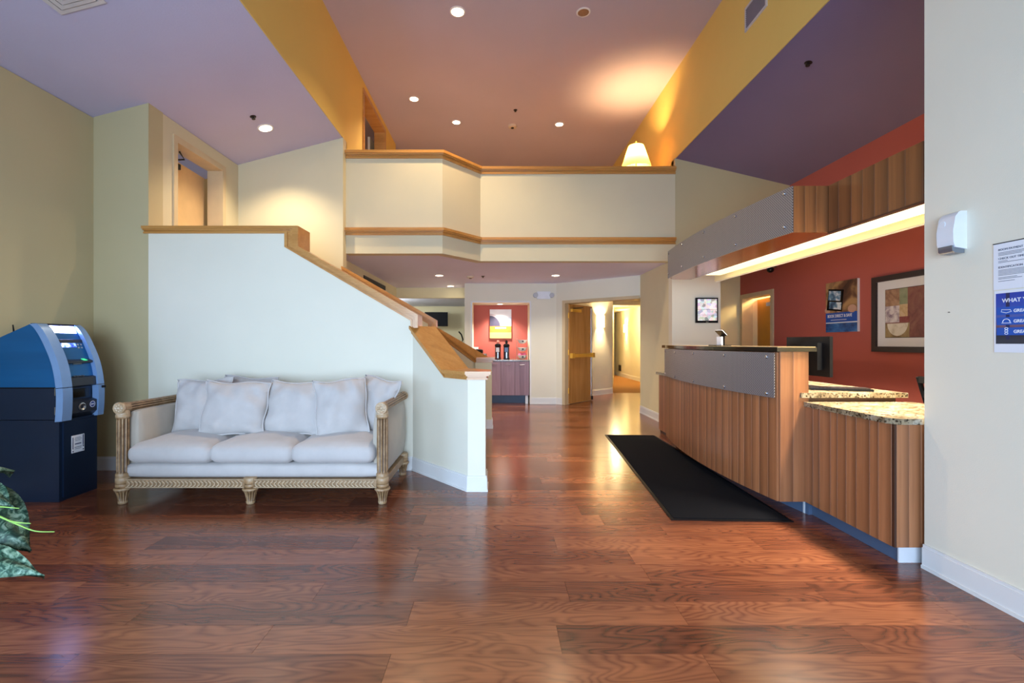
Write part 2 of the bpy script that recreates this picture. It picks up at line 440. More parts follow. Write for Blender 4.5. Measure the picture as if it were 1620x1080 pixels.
mb = MB(); mb.prism([dp(0), dp(.17), dp(.17, .15), dp(-.05, .15)], 0, LOW); mb.prism([dp(.17), dp(L), dp(L, .15), dp(.17, .15)], 2.06, LOW)
struct('wall_corridor_door', mb, M['pale'])
mb = MB(); mb.prism([dp(.15, -.015), dp(.215, -.015), dp(.215, .17), dp(.15, .17)], 0, 2.1); mb.prism([dp(.215, -.015), dp(L-.01, -.015), dp(L-.01, .17), dp(.215, .17)], 2.04, 2.1)
struct('trim_9', mb, M['frame_tan'])
base_run('baseboard_rear', [(NX1+.03, NY), (1.226, NY), dp(.15)])
base_run('baseboard_hall_right', [(2.58, 8.36), (2.58, 6.9)])
base_run('baseboard_stair_front', [(-3.4, 4.6), FA, FB, FC, FD])
base_run('baseboard_stair_rear', [RA, RB, RC, RD])
base_run('baseboard_left', [(XL, 1.2), (XL, 4.6), (-3.4, 4.6)])
CA, CB = Vector((1.55, 10.4)), Vector((2.87, 11.56))
struct('wall_corridor_left', MB().prism([tuple(CA), tuple(CB), (4.9, 19.4), (4.75, 19.5), (2.6, 11.7), (1.45, 10.6)], 0, 2.45), M['pale'])
base_run('baseboard_corridor_left', [tuple(CA), tuple(CB)])
struct('wall_corridor_right', MB().box(4.62, 8.44, 0, 4.75, 19.4, 2.45), M['pale'])
base_run('baseboard_corridor_right', [(4.62, 19.3), (4.62, 8.5)])
struct('wall_corridor_end', MB().box(4.5, 19.3, 0, 5.5, 19.5, 2.45), M['cream'])
struct('ceiling_corridor', MB().prism([dp(-.1, .15), dp(L, .15), (4.75, 8.44), (5.5, 19.5), (4.4, 19.5), (1.3, 10.6)], 2.42, 2.5), M['pale'])
struct('ceiling_beam', MB().box(2.6, 13.0, 2.3, 4.62, 13.3, 2.42), M['pale'])

# ================================================================== OBJECT MATERIALS
M['stave'] = wood('counter_veneer', (74, 42, 26), (142, 88, 54), (174, 116, 76), 'z', .35, 1.0, .3, bands=False, spec=.4)
M['stave_edge'] = wood('counter_veneer_dark_edge', (48, 26, 16), (70, 40, 26), (92, 54, 34), 'z', .4, 1.0, .15, bands=False)
M['header_wood'] = wood('header_veneer', (66, 34, 18), (118, 68, 36), (152, 94, 52), 'z', .35, 1.0, .3, bands=False)
M['soffit_wood'] = wood('soffit_veneer', (84, 44, 24), (126, 70, 40), (150, 92, 52), 'y', .18, 1.0, .1, bands=False)
M['black'] = pm('black_plastic', (18, 18, 20), .45)
M['black_gloss'] = pm('black_gloss', (14, 14, 16), .12)
M['chrome'] = pm('brushed_chrome', (200, 200, 202), .25, 1)
M['steel'] = pm('steel', (168, 170, 172), .35, 1)
M['brass'] = pm('brass', (240, 188, 76), .35, .45)
M['toe'] = pm('slate_blue_kick', (78, 96, 122), .45)
M['plastic'] = pm('white_plastic', (226, 228, 232), .35)
M['paper'] = pm('white_paper', (232, 233, 238), .7, 0, .01)
M['lamp_on'] = pm('lit_lens', (255, 246, 226), .5, 0, .01, emit=((255, 240, 208), 6))
M['lamp_off'] = pm('unlit_reflector', (150, 130, 120), .25, .8)
M['can'] = pm('downlight_trim', (232, 226, 220), .4)
M['dark_metal'] = pm('dark_metal', (52, 44, 42), .4, .6)

def perforated():
    t = NT('perforated_metal')
    tc = t.n('ShaderNodeTexCoord'); sep = t.n('ShaderNodeSeparateXYZ'); t.l(tc.outputs['Object'], sep.inputs[0])
    def cell(o, k): return t.math('SUBTRACT', t.math('FRACT', t.math('MULTIPLY', o, k)), .5)
    K = 50.0
    a, b = cell(t.math('ADD', sep.outputs['Y'], sep.outputs['Z']), K), cell(t.math('SUBTRACT', sep.outputs['Y'], sep.outputs['Z']), K)
    d = t.math('ADD', t.math('MULTIPLY', a, a), t.math('MULTIPLY', b, b))
    hole = t.math('GREATER_THAN', d, .085)
    t.l(t.ramp(hole, [(0, lin((52, 52, 56))), (1, lin((156, 153, 155)))]), t.b.inputs['Base Color'])
    t.l(t.math('MULTIPLY', hole, .5), t.b.inputs['Metallic']); t.b.inputs['Roughness'].default_value = .42
    return t.m
M['perf'] = perforated()
def granite():
    t = NT('speckled_granite'); v = t.coord('Object')
    big = t.ramp(t.noise(v, 9, 4, .6), [(.35, lin((116, 100, 76))), (.5, lin((150, 134, 106))), (.66, lin((172, 164, 146)))])
    vo = t.n('ShaderNodeTexVoronoi'); vo.inputs['Scale'].default_value = 95; t.l(v, vo.inputs['Vector'])
    sp = t.ramp(vo.outputs['Color'], [(.16, lin((96, 84, 74))), (.34, (1, 1, 1, 1))])
    sp2 = t.ramp(t.noise(v, 60, 2, .6), [(.36, lin((84, 74, 64))), (.46, (1, 1, 1, 1))])
    mx = t.n('ShaderNodeMixRGB', blend_type='MULTIPLY'); mx.inputs[0].default_value = 1; t.l(big, mx.inputs[1]); t.l(sp, mx.inputs[2])
    m2 = t.n('ShaderNodeMixRGB', blend_type='MULTIPLY'); m2.inputs[0].default_value = .8; t.l(mx.outputs[0], m2.inputs[1]); t.l(sp2, m2.inputs[2])
    t.l(m2.outputs[0], t.b.inputs['Base Color']); t.b.inputs['Roughness'].default_value = .15
    return t.m
M['granite'] = granite()
def fabric(name, rgb):
    t = NT(name); v = t.coord('Object', (1, 1, 1))
    t.l(t.ramp(t.noise(v, 5, 4, .6), [(.3, scl(lin(rgb), .92)), (.7, scl(lin(rgb), 1.05))]), t.b.inputs['Base Color'])
    t.b.inputs['Roughness'].default_value = .95; t.b.inputs['Sheen Weight'].default_value = .2
    t.bump(t.noise(t.coord('Object', (1, 1, 3)), 260, 2, .6), .25, .002); return t.m
M['linen'] = fabric('oatmeal_linen', (190, 183, 178))
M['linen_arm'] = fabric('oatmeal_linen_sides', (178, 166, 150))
def gilt():
    t = NT('rubbed_gilt_wood'); v = t.coord('Object')
    ge = t.n('ShaderNodeNewGeometry')
    f = t.math('ADD', t.math('MULTIPLY', t.math('SUBTRACT', ge.outputs['Pointiness'], .5), 2.6), t.math('ADD', t.math('MULTIPLY', t.noise(v, 22, 4, .6), .45), .165))
    t.l(t.ramp(f, [(.28, lin((92, 66, 40))), (.46, lin((158, 124, 86))), (.58, lin((180, 152, 118))), (.74, lin((212, 196, 174)))]), t.b.inputs['Base Color'])
    t.b.inputs['Roughness'].default_value = .42; t.bump(t.noise(v, 90, 3), .3, .003); return t.m
M['gilt'] = gilt()
M['gilt_flat'] = pm('rubbed_gilt_rail', (152, 122, 88), .45, 0, .22, 26, .25, 70)

# ================================================================== SOFA
def puff(w, d, h, r, crown, nx=14, ny=12, nz=5, sag=0, seed=0):
    """a stuffed box of size w x d x h with round edges and a crowned top, base at z = 0"""
    bm = bmesh.new(); rnd = random.Random(seed)
    ph = [rnd.uniform(0, 6.3) for _ in range(6)]
    idx = {}
    def V(i, j, k):
        if (i, j, k) in idx: return idx[i, j, k]
        u, v, q = 2*i/nx-1, 2*j/ny-1, 2*k/nz-1
        p = Vector((u*w/2, v*d/2, q*h/2))
        c = Vector((max(-w/2+r, min(w/2-r, p.x)), max(-d/2+r, min(d/2-r, p.y)), max(-h/2+r, min(h/2-r, p.z))))
        o = p-c
        if o.length > 1e-6:
            m = max(abs(o.x), abs(o.y), abs(o.z)); o = o.normalized()*m
        p = c+o
        f = (1-u*u)*(1-v*v)
        p.z += crown*f*(q+1)/2 + .004*math.sin(9*u+ph[0])*math.sin(7*v+ph[1])*(q+1)/2
        p.x += .012*(1-q*q)*u; p.y += .014*(1-q*q)*v
        p.z += h/2
        idx[i, j, k] = bm.verts.new(p); return idx[i, j, k]
    for i in range(nx):
        for j in range(ny):
            bm.faces.new([V(i,j,0),V(i,j+1,0),V(i+1,j+1,0),V(i+1,j,0)]); bm.faces.new([V(i,j,nz),V(i+1,j,nz),V(i+1,j+1,nz),V(i,j+1,nz)])
    for k in range(nz):
        for i in range(nx):
            bm.faces.new([V(i,0,k),V(i+1,0,k),V(i+1,0,k+1),V(i,0,k+1)]); bm.faces.new([V(i,ny,k),V(i,ny,k+1),V(i+1,ny,k+1),V(i+1,ny,k)])
        for j in range(ny):
            bm.faces.new([V(0,j,k),V(0,j,k+1),V(0,j+1,k+1),V(0,j+1,k)]); bm.faces.new([V(nx,j,k),V(nx,j+1,k),V(nx,j+1,k+1),V(nx,j,k+1)])
    mb = MB(); mb.bm.free(); mb.bm = bm; return mb

SX0, SX1, SY0, SY1 = -2.905, -.885, 3.64, 4.47
sofa = thing('sofa', 'long oatmeal linen sofa with rubbed gilt fluted wooden frame under the stair wall', 'sofa', ((SX0+SX1)/2, SY0, 0))
LEG = [(.026, 0), (.031, .004), (.034, .02), (.031, .028), (.042, .085), (.050, .10), (.060, .115), (.058, .125), (.046, .132), (.049, .14), (.049, .155), (.045, .16), (.049, .165), (.049, .205), (.044, .21)]
def leg(x, y):
    return MB().lathe(LEG, (x, y, 0), 48, flute=(12, .2, 3, 5)).build('leg', M['gilt'], sofa, smooth=50)
for x, y in ((SX0, SY0), (SX1, SY0), ((SX0+SX1)/2-.015, SY0), (SX0, SY1-.04), (SX1, SY1-.04)): leg(x, y)
POST = [(.042, .2), (.048, .215), (.048, .235), (.040, .245), (.043, .26), (.043, .65), (.040, .665), (.047, .672), (.047, .69), (.032, .705)]
for x in (SX0, SX1):
    pst = MB().lathe(POST, (x, SY0, 0), 64, flute=(10, .30, 4, 5)).build('post', M['gilt'], sofa, smooth=50)
    MB().lathe([(.03, -.03), (.045, -.02), (.045, 0), (.03, .02)], (x, SY0, .715), 20).build('collar', M['gilt'], pst, smooth=50)
    rl = MB().lathe([(.036, SY0-.03), (.040, SY0+.0), (.040, SY0+.04), (.036, SY0+.06), (.036, SY1-.05), (.040, SY1-.03), (.040, SY1+.02), (.02, SY1+.03)], (x, 0, .745), 64, flute=(10, .28, 3, 4), axis='y').build('arm_rail', M['gilt'], sofa, smooth=50)
    ros = MB().lathe([(.043, SY0-.045), (.047, SY0-.04), (.047, SY0-.03), (.034, SY0-.02)], (x, 0, .745), 24, axis='y')
    for k in range(8):
        a = 2*PI*k/8; ros.ball((x+.024*math.cos(a), SY0-.046, .745+.024*math.sin(a)), .011, (1, .5, 1), 8, 6)
    ros.ball((x, SY0-.047, .745), .012, (1, .6, 1), 8, 6)
    ros.build('rosette', M['gilt'], rl, smooth=50)
# carved front rail with a herringbone of small leaves, side rails
MB().box(SX0+.03, SY0-.022, .128, SX1-.03, SY0+.03, .195).build('front_rail', M['gilt_flat'], sofa, bev=.006)
cv = MB(); n = 64
for k in range(n):
    x = SX0+.07+k*(SX1-SX0-.14)/(n-1)
    if abs(x-(SX0+SX1)/2+.015) < .05: continue
    s = 1 if x < (SX0+SX1)/2 else -1
    for q in (-1, 1): cv.obox((x, SY0-.024, .1615+q*.013), (1, 0, s*q*-.9), (0, 1, 0), (s*q*.9, 0, 1), .015, .010, .0042)
cv.build('carving', pm('rubbed_gilt_carving', (188, 162, 130), .45, 0, .15, 30), sofa, kind='stuff')
cb = MB()
for z in (.132, .191): cb.tube([(SX0+.04, SY0-.024, z), (SX1-.04, SY0-.024, z)], .005, 6)
cb.build('beading', bpy.data.materials['rubbed_gilt_carving'], sofa, smooth=60)
MB().box((SX0+SX1)/2-.055, SY0-.032, .12, (SX0+SX1)/2+.025, SY0+.02, .205).build('rail_block', M['gilt_flat'], sofa, bev=.008)
for x in (SX0, SX1): MB().box(x-.02, SY0+.03, .13, x+.02, SY1-.05, .19).build('side_rail', M['gilt_flat'], sofa, bev=.005)
MB().box(SX0+.03, SY1-.06, .13, SX1-.03, SY1-.02, .19).build('back_rail', M['gilt_flat'], sofa, bev=.005)
# upholstery
a = puff(SX1-SX0-.03, SY1-SY0, .115, .025, .0); bmesh.ops.translate(a.bm, vec=((SX0+SX1)/2, (SY0+SY1)/2+.0, .197), verts=a.bm.verts); a.build('apron', M['linen'], sofa, smooth=60)
for x, sgn in ((SX0, 1), (SX1, -1)):
    a = puff(.10, SY1-SY0-.05, .50, .03, 0); bmesh.ops.translate(a.bm, vec=(x+sgn*.035, (SY0+SY1)/2+.03, .215), verts=a.bm.verts); a.build('arm_panel', M['linen_arm'], sofa, smooth=60)
a = puff(SX1-SX0-.12, .14, .42, .04, 0); bmesh.ops.translate(a.bm, vec=((SX0+SX1)/2, SY1-.05, .3), verts=a.bm.verts); a.build('backrest', M['linen_arm'], sofa, smooth=60)
cw = (SX1-SX0-.13)/3
for k in range(3):
    x = SX0+.065+cw*(k+.5)
    a = puff(cw-.006, .80, .155, .05, .045, 16, 16, 6, seed=k); bmesh.ops.translate(a.bm, vec=(x, SY0-.05+.41, .312), verts=a.bm.verts)
    a.build('seat_cushion', M['linen'], sofa, smooth=60)

def pillow_mesh(wd, hg, th, seed):
    rnd = random.Random(seed); n = 22; bm = bmesh.new(); grid = {}
    ph = [rnd.uniform(0, 6.28) for _ in range(8)]
    edge = []
    for s in (1, -1):
        for i in range(n+1):
            for j in range(n+1):
                u, v = 2*i/n-1, 2*j/n-1
                brd = i in (0, n) or j in (0, n)
                if s == -1 and brd: grid[s, i, j] = grid[1, i, j]; continue
                pin = .06
                x = u*wd/2*(1-pin*(1-v*v)*abs(u)**2); z = v*hg/2*(1-pin*(1-u*u)*abs(v)**2)
                t = ((1-abs(u)**2.6)*(1-abs(v)**2.6))**.62*th/2
                wr = .014*math.sin(5*u+3*v+ph[0])*math.sin(4*v-2*u+ph[1]) + .011*math.sin(11*u*v+ph[2]+3*u)
                rad = math.sin(6*math.atan2(v, u)+ph[3])*.014*(u*u+v*v)
                y = -s*t + (wr+rad)*(1-max(abs(u), abs(v))**4)
                if brd: y += .012*math.sin(4*u+5*v+ph[4])
                x += .006*math.sin(5*v+ph[5]); z += .008*math.sin(4*u+ph[6])
                grid[s, i, j] = bm.verts.new((x, y, z))
    for s in (1, -1):
        for i in range(n):
            for j in range(n):
                bm.faces.new([grid[s, i, j], grid[s, i+1, j], grid[s, i+1, j+1], grid[s, i, j+1]])
    ring = [(i, 0) for i in range(n)]+[(n, j) for j in range(n)]+[(i, n) for i in range(n, 0, -1)]+[(0, j) for j in range(n, 0, -1)]
    path = [grid[1, i, j].co.copy() for i, j in ring]
    mb = MB(); mb.bm.free(); mb.bm = bm
    return mb, path
def pillow(x, y, z, wd, hg, th, tilt, yaw, roll, seed, label):
    t = thing('throw_pillow', label, 'pillow', (x, y, z), (tilt, roll, yaw), 'linen pillows on the sofa')
    mb, path = pillow_mesh(wd, hg, th, seed)
    mb.build('pillow_cover', M['linen'], t, smooth=80, local=True)
    MB().tube(path, .007, 6, closed=True).build('piping', M['linen'], t, smooth=80, local=True)
R = math.radians
pillow(-2.57, 4.10, .70, .47, .47, .17, R(-14), R(4), R(-2), 1, 'linen pillow at the left end of the sofa, partly behind the second pillow')
pillow(-2.28, 4.29, .71, .50, .46, .14, R(-10), R(-4), R(3), 2, 'linen pillow tucked behind, only its top edge showing between the two left pillows')
pillow(-2.215, 3.97, .695, .54, .46, .19, R(-17), R(3), R(2), 3, 'wide linen pillow second from the left, leaning over the first cushion gap')
pillow(-1.72, 4.02, .69, .53, .46, .19, R(-16), R(-3), R(2), 4, 'linen pillow in the middle of the sofa with a dented top edge')
pillow(-1.315, 3.97, .70, .43, .49, .18, R(-15), R(14), R(-4), 5, 'bright upright linen pillow with a visible seam, fourth from the left')
pillow(-1.065, 4.12, .71, .40, .48, .16, R(-14), R(-26), R(8), 6, 'creased linen pillow pushed into the right corner of the sofa')

# ================================================================== CASH MACHINE
M['atm_base'] = pm('midnight_blue_steel', (16, 34, 58), .38, .2, .1, 3)
M['atm_head'] = pm('petrol_blue_steel', (14, 92, 146), .32, .3, .12, 2.5, stretch=(.4, .4, 4))
M['atm_bezel'] = pm('silver_blue_bezel', (126, 158, 200), .35, .2)
M['atm_dark'] = pm('graphite_console', (34, 38, 48), .35)
M['glow'] = pm('backlit_sign', (235, 240, 255), .5, 0, .01, emit=((160, 172, 255), 15))
def screen_mat(name, stops, scale, strength, stretch=(1, 1, 1)):
    t = NT(name); v = t.coord('Object', stretch)
    c = t.ramp(t.noise(v, scale, 2, .5), stops)
    t.l(c, t.b.inputs['Base Color']); t.l(c, t.b.inputs['Emission Color']); t.b.inputs['Emission Strength'].default_value = strength
    t.b.inputs['Roughness'].default_value = .3; return t.m
AY0, AY1 = 3.66, 4.05
atm = thing('cash_machine', 'dark blue cash machine with silver curved front and glowing sign beside the sofa', 'cash machine', (-3.66, (AY0+AY1)/2, 0))
MB().box(-3.93, AY0+.01, 0, -3.43, AY1-.03, .64).build('cabinet', M['atm_base'], atm, bev=.006)
MB().box(-3.93, AY0+.01, .645, -3.45, AY1-.03, .89).build('upper_cabinet', M['atm_base'], atm, bev=.004)
MB().box(-3.45, AY0+.035, .03, -3.415, AY1-.05, .62).build('safe_door', M['atm_base'], atm, bev=.005)
def spl(pts, n=6):
    out = []
    for i in range(len(pts)-1):
        p0, p1, p2, p3 = pts[max(i-1, 0)], pts[i], pts[i+1], pts[min(i+2, len(pts)-1)]
        for k in range(n):
            t = k/n
            out.append(tuple(.5*(2*b+(c-a)*t+(2*a-5*b+4*c-d)*t*t+(3*b-a-3*c+d)*t**3) for a, b, c, d in zip(p0, p1, p2, p3)))
    return out+[pts[-1]]
CURVE = spl([(-3.60, 1.402), (-3.555, 1.36), (-3.492, 1.25), (-3.425, 1.08), (-3.393, .895), (-3.392, .74), (-3.40, .633)], 5)
HEAD = [(-3.93, .90)]+[(-3.45, .90)]+[(x-.035, z) for x, z in CURVE[::-1] if z > .91]+[(-3.66, 1.395), (-3.93, 1.275)]
MB().prism_xz(HEAD, AY0+.008, AY1-.035).build('head_housing', M['atm_head'], atm, smooth=40)
MB().box(-3.93, AY0+.006, .89, -3.44, AY1-.03, .90).build('seam', M['black'], atm)
def bez(y0, y1, z0, z1, name):
    def cut(z):
        for (xa, za), (xb, zb) in zip(CURVE, CURVE[1:]):
            if zb <= z <= za: return [(xa+(xb-xa)*(za-z)/max(1e-6, za-zb), z)]
        return []
    out = cut(z1)+[(x, z) for x, z in CURVE if z0 < z < z1]+cut(z0)
    mb = MB(); mb.prism_xz(out+[(x-.055, z-.004) for x, z in out[::-1]], y0, y1); return mb.build(name, M['atm_bezel'], atm, smooth=40, bev=.006)
bez(AY0, AY0+.085, .898, 1.41, 'bezel_upper'); bez(AY0, AY0+.085, .63, .893, 'bezel_lower')
bez(AY1-.06, AY1, .898, 1.41, 'bezel_upper'); bez(AY1-.06, AY1, .63, .893, 'bezel_lower')
CY0, CY1 = AY0+.085, AY1-.06
CON = [(-3.70, 1.40), (-3.605, 1.398), (-3.56, 1.29), (-3.535, 1.275), (-3.485, 1.12), (-3.44, 1.10), (-3.44, 1.085), (-3.50, 1.06), (-3.50, 1.0), (-3.415, .965), (-3.41, .90), (-3.46, .88), (-3.46, .79), (-3.405, .77), (-3.405, .68), (-3.45, .635), (-3.7, .635)]
con = MB().prism_xz(CON, CY0, CY1).build('console', M['atm_dark'], atm, smooth=30, bev=.004)
MB().box(-3.655, AY0+.012, 1.394, -3.60, AY1-.02, 1.404).build('top_cover', M['black'], atm, bev=.004)
def slab(name, p0, p1, y0, y1, th, mat, parent=con):
    d = Vector((p1[0]-p0[0], 0, p1[1]-p0[1])); n = Vector((-d.z, 0, d.x)).normalized()
    if n.x < 0: n = -n
    c = Vector(((p0[0]+p1[0])/2, (y0+y1)/2, (p0[1]+p1[1])/2))+n*th/2
    return MB().obox(c, d, (0, 1, 0), n, d.length/2, (y1-y0)/2, th/2).build(name, mat, parent)
slab('lit_sign', (-3.600, 1.385), (-3.567, 1.307), CY0+.015, CY1-.01, .006, M['glow'])
slab('screen', (-3.527, 1.245), (-3.494, 1.145), CY0+.025, CY1-.075, .006, screen_mat('atm_screen', [(.35, lin((40, 60, 170))), (.5, lin((110, 150, 240))), (.62, lin((240, 244, 255)))], 30, 1.0))
for k in range(4):
    for q in range(2): slab('screen_button', (-3.524+.008*k, 1.238-.025*k), (-3.52+.008*k, 1.226-.025*k), CY1-.07+.03*q, CY1-.052+.03*q, .008, M['steel'])
slab('card_slot', (-3.500, 1.05), (-3.500, 1.02), CY0+.02, CY0+.1, .02, M['black'])
slab('card_light', (-3.482, 1.118), (-3.442, 1.102), CY1-.08, CY1-.05, .004, pm('green_light', (60, 190, 130), .4, emit=((60, 200, 130), .6)))
slab('receipt_cover', (-3.50, 1.058), (-3.452, 1.083), CY0+.07, CY0+.15, .01, M['steel'])
for i in range(4):
    for j in range(4): slab('key', (-3.488+.017*i, .999-.0072*i), (-3.476+.017*i, .9935-.0072*i), CY0+.05+.026*j, CY0+.07+.026*j, .006, M['steel'])
MB().box(-3.46, CY0+.03, .80, -3.448, CY1-.03, .872).build('dispenser_mouth', M['black_gloss'], con)
MB().lathe([(.03, 0), (.034, .008), (.026, .012), (.014, .002)], (-3.408, CY0+.10, .725), 20, axis='x').build('lock_ring', M['steel'], con, smooth=40)
dec = MB().lathe([(.028, 0), (.028, .003)], (-3.407, CY1-.045, .735), 24, axis='x').build('round_decal', pm('blue_decal', (36, 52, 120), .5), con)
MB().lathe([(.026, .003), (.026, .0036), (.022, .0036), (.022, .003)], (-3.407, CY1-.045, .735), 24, axis='x', caps=False).build('decal_ring', M['paper'], dec)
text('APS', 'lettering', .020, M['paper'], dec, (-3.4032, CY1-.045, .728), (PI/2, 0, PI/2), 'CENTER')
MB().box(-3.405, AY1-.03, .865, -3.382, AY1+.004, .884).build('side_latch', M['black'], atm, bev=.004)
for z in (.835, .685): MB().box(-3.455, AY0-.002, z, -3.449, AY0+.008, z+.06).build('hinge', M['steel'], atm)
lb = MB().box(-3.416, AY0+.10, .36, -3.412, AY0+.215, .50).build('sticker', M['paper'], atm)
gi = pm('navy_ink', (46, 52, 92), .6)
for y0, y1, z0, z1 in ((.107, .114, .39, .485), (.200, .208, .41, .495), (.128, .185, .425, .433), (.125, .19, .40, .404), (.128, .186, .388, .391), (.13, .18, .455, .458), (.125, .19, .467, .470), (.13, .18, .478, .481)):
    MB().box(-3.412, AY0+y0, z0, -3.4114, AY0+y1, z1).build('print_line', gi, lb)
for y, z in ((.112, .372), (.205, .374), (.205, .402)): MB().lathe([(.006, 0), (.006, .0006)], (-3.412, AY0+y, z), 10, axis='x').build('print_dot', gi, lb)
MB().tube([(-3.87, AY0+.1, 1.28), (-3.885, AY0+.1, 1.395)], [.008, .004], 8).build('antenna', M['black'], atm)

# ================================================================== RECEPTION DESK
def arc3(p1, p2, p3, n):
    ax, ay, bx, by, cx, cy = *p1, *p2, *p3
    d = 2*(ax*(by-cy)+bx*(cy-ay)+cx*(ay-by))
    ux = ((ax*ax+ay*ay)*(by-cy)+(bx*bx+by*by)*(cy-ay)+(cx*cx+cy*cy)*(ay-by))/d
    uy = ((ax*ax+ay*ay)*(cx-bx)+(bx*bx+by*by)*(ax-cx)+(cx*cx+cy*cy)*(bx-ax))/d
    r = math.hypot(ax-ux, ay-uy); f = lambda p: math.atan2(p[1]-uy, p[0]-ux) % (2*PI)
    a0, a1 = f(p1), f(p3)
    return [(ux+r*math.cos(a0+(a1-a0)*k/n), uy+r*math.sin(a0+(a1-a0)*k/n)) for k in range(n+1)]
NS = 28
ARC = arc3((2.05, 3.40), (1.965, 4.58), (2.11, 5.78), NS)
desk = thing('reception_desk', 'curved reception desk of vertical veneer staves with perforated metal band and granite ledges', 'reception desk', (2.4, 4.2, 0))
inn = [(x+.02, y) for x, y in ARC]
MB().prism(inn+[(2.26, 5.78), (2.26, 3.42)], .1, 1.185).build('carcass', M['stave_edge'], desk)
MB().box(2.26, 3.42, .1, 2.92, 5.78, .85).build('base_cabinet', M['stave_edge'], desk)
def stave(a, b, z0, z1, mat, name='stave', parent=desk, th=.02, gap=.0003):
    """one veneer stave standing on the line a-b, with a dark edge strip"""
    a, b = Vector((*a, 0)), Vector((*b, 0)); d = (b-a).normalized(); n = Vector((d.y, -d.x, 0)); l = (b-a).length
    mb = MB(); mb.obox((0, 0, 0), (1, 0, 0), (0, 1, 0), (0, 0, 1), l/2-gap, th/2, (z1-z0)/2)
    bmesh.ops.bevel(mb.bm, geom=[e for e in mb.bm.edges if abs((e.verts[0].co-e.verts[1].co).normalized().z) > .9], offset=.0016, segments=1, affect='EDGES')
    o = mb.build(name, mat, parent, local=True)
    c = (a+b)/2; o.location = Vector((c.x, c.y, (z0+z1)/2))-Vector(parent.location)
    o.rotation_euler.z = math.atan2(d.y, d.x)
    return o
def stave_run(a, b, z0, z1, wid, mat, parent=desk, dark=True):
    a, b = Vector(a), Vector(b); L = (b-a).length; n = max(1, round(L/wid)); rnd = random.Random(int(L*1000))
    cuts = [0]+[(k+rnd.uniform(-.2, .2))/n for k in range(1, n)]+[1]
    for k in range(n):
        p, q = a.lerp(b, cuts[k]), a.lerp(b, cuts[k+1])
        stave(tuple(p), tuple(q), z0, z1, mat, parent=parent)
def grain_mat(name, base, k):
    return base
# a stave's veneer darkens towards one long edge, as the book-matched veneer in the room does
def veneer(name, c_dark, c_mid, c_light):
    t = NT(name); tc = t.n('ShaderNodeTexCoord'); oi = t.n('ShaderNodeObjectInfo')
    sep = t.n('ShaderNodeSeparateXYZ'); t.l(tc.outputs['Generated'], sep.inputs[0])
    cmb = t.n('ShaderNodeCombineXYZ')
    for i, k in enumerate((31.0, 17.0, 23.0)): t.l(t.math('MULTIPLY', oi.outputs['Random'], k), cmb.inputs[i])
    ad = t.n('ShaderNodeVectorMath', operation='ADD'); t.l(tc.outputs['Object'], ad.inputs[0]); t.l(cmb.outputs[0], ad.inputs[1])
    mp = t.n('ShaderNodeMapping'); mp.inputs['Scale'].default_value = (42, 42, 1.1); t.l(ad.outputs[0], mp.inputs[0])
    mp2 = t.n('ShaderNodeMapping'); mp2.inputs['Scale'].default_value = (230, 230, 5); t.l(ad.outputs[0], mp2.inputs[0])
    g = t.math('ADD', t.math('MULTIPLY', t.noise(mp.outputs[0], 1, 3), .65), t.math('MULTIPLY', t.noise(mp2.outputs[0], 1, 3), .35))
    across = t.math('ABSOLUTE', t.math('SUBTRACT', t.math('ADD', sep.outputs['X'], t.math('MULTIPLY', t.math('SUBTRACT', g, .5), .5)), .92))
    edge = t.ramp(across, [(0.0, (.45, .45, .45, 1)), (.22, (.75, .75, .75, 1)), (.5, (1, 1, 1, 1))])
    col = t.ramp(t.math('ADD', g, t.math('MULTIPLY', t.math('SUBTRACT', oi.outputs['Random'], .5), .22)), [(.3, lin(c_mid)), (.7, lin(c_light))])
    mx = t.n('ShaderNodeMixRGB'); t.l(edge, mx.inputs[0]); mx.inputs[1].default_value = lin(c_dark); t.l(col, mx.inputs[2])
    t.l(mx.outputs[0], t.b.inputs['Base Color']); t.b.inputs['Roughness'].default_value = .34
    return t.m
M['stave'] = veneer('counter_veneer_shaded', (74, 42, 26), (140, 88, 54), (176, 118, 78))
M['header_wood'] = veneer('header_veneer_shaded', (58, 32, 18), (116, 70, 38), (150, 96, 54))
rs = random.Random(5); cuts = [0]+[k+rs.uniform(-.28, .28) for k in range(1, NS)]+[NS]
def arc_at(f):
    i = min(int(f), NS-1); t = f-i
    return (ARC[i][0]+(ARC[i+1][0]-ARC[i][0])*t, ARC[i][1]+(ARC[i+1][1]-ARC[i][1])*t)
for k in range(NS): stave(arc_at(cuts[k]), arc_at(cuts[k+1]), .1, 1.18, M['stave'])
stave((2.055, 3.395), (2.15, 3.395), .1, 1.185, M['stave']); stave((2.15, 3.395), (2.262, 3.395), .1, 1.185, M['stave'])
stave_run((2.245, 3.385), (2.245, 2.645), .1, .79, .082, M['stave'])
low = MB().box(2.257, 2.645, .1, 3.0, 3.385, .79).build('low_cabinet', M['stave_edge'], desk)
MB().box(2.237, 2.628, .1, 2.25, 2.648, .79).build('corner_post', M['stave_edge'], desk)
stave_run((2.251, 2.638), (2.515, 2.638), .1, .79, .075, M['stave'])
# kick plates
ka = [(x+.22, y) for x, y in ARC]
MB().prism(ka+[(2.5, 5.7), (2.5, 3.44)], 0, .1).build('kick_plate', M['toe'], desk)
MB().box(2.30, 2.67, 0, 2.9, 3.46, .1).build('kick_plate', M['toe'], desk)
MB().box(2.29, 2.66, 0, 2.46, 2.669, .099).build('kick_end', M['plastic'], desk)
MB().box(2.262, 3.43, 0, 2.30, 3.465, .1).build('kick_end', M['plastic'], desk)
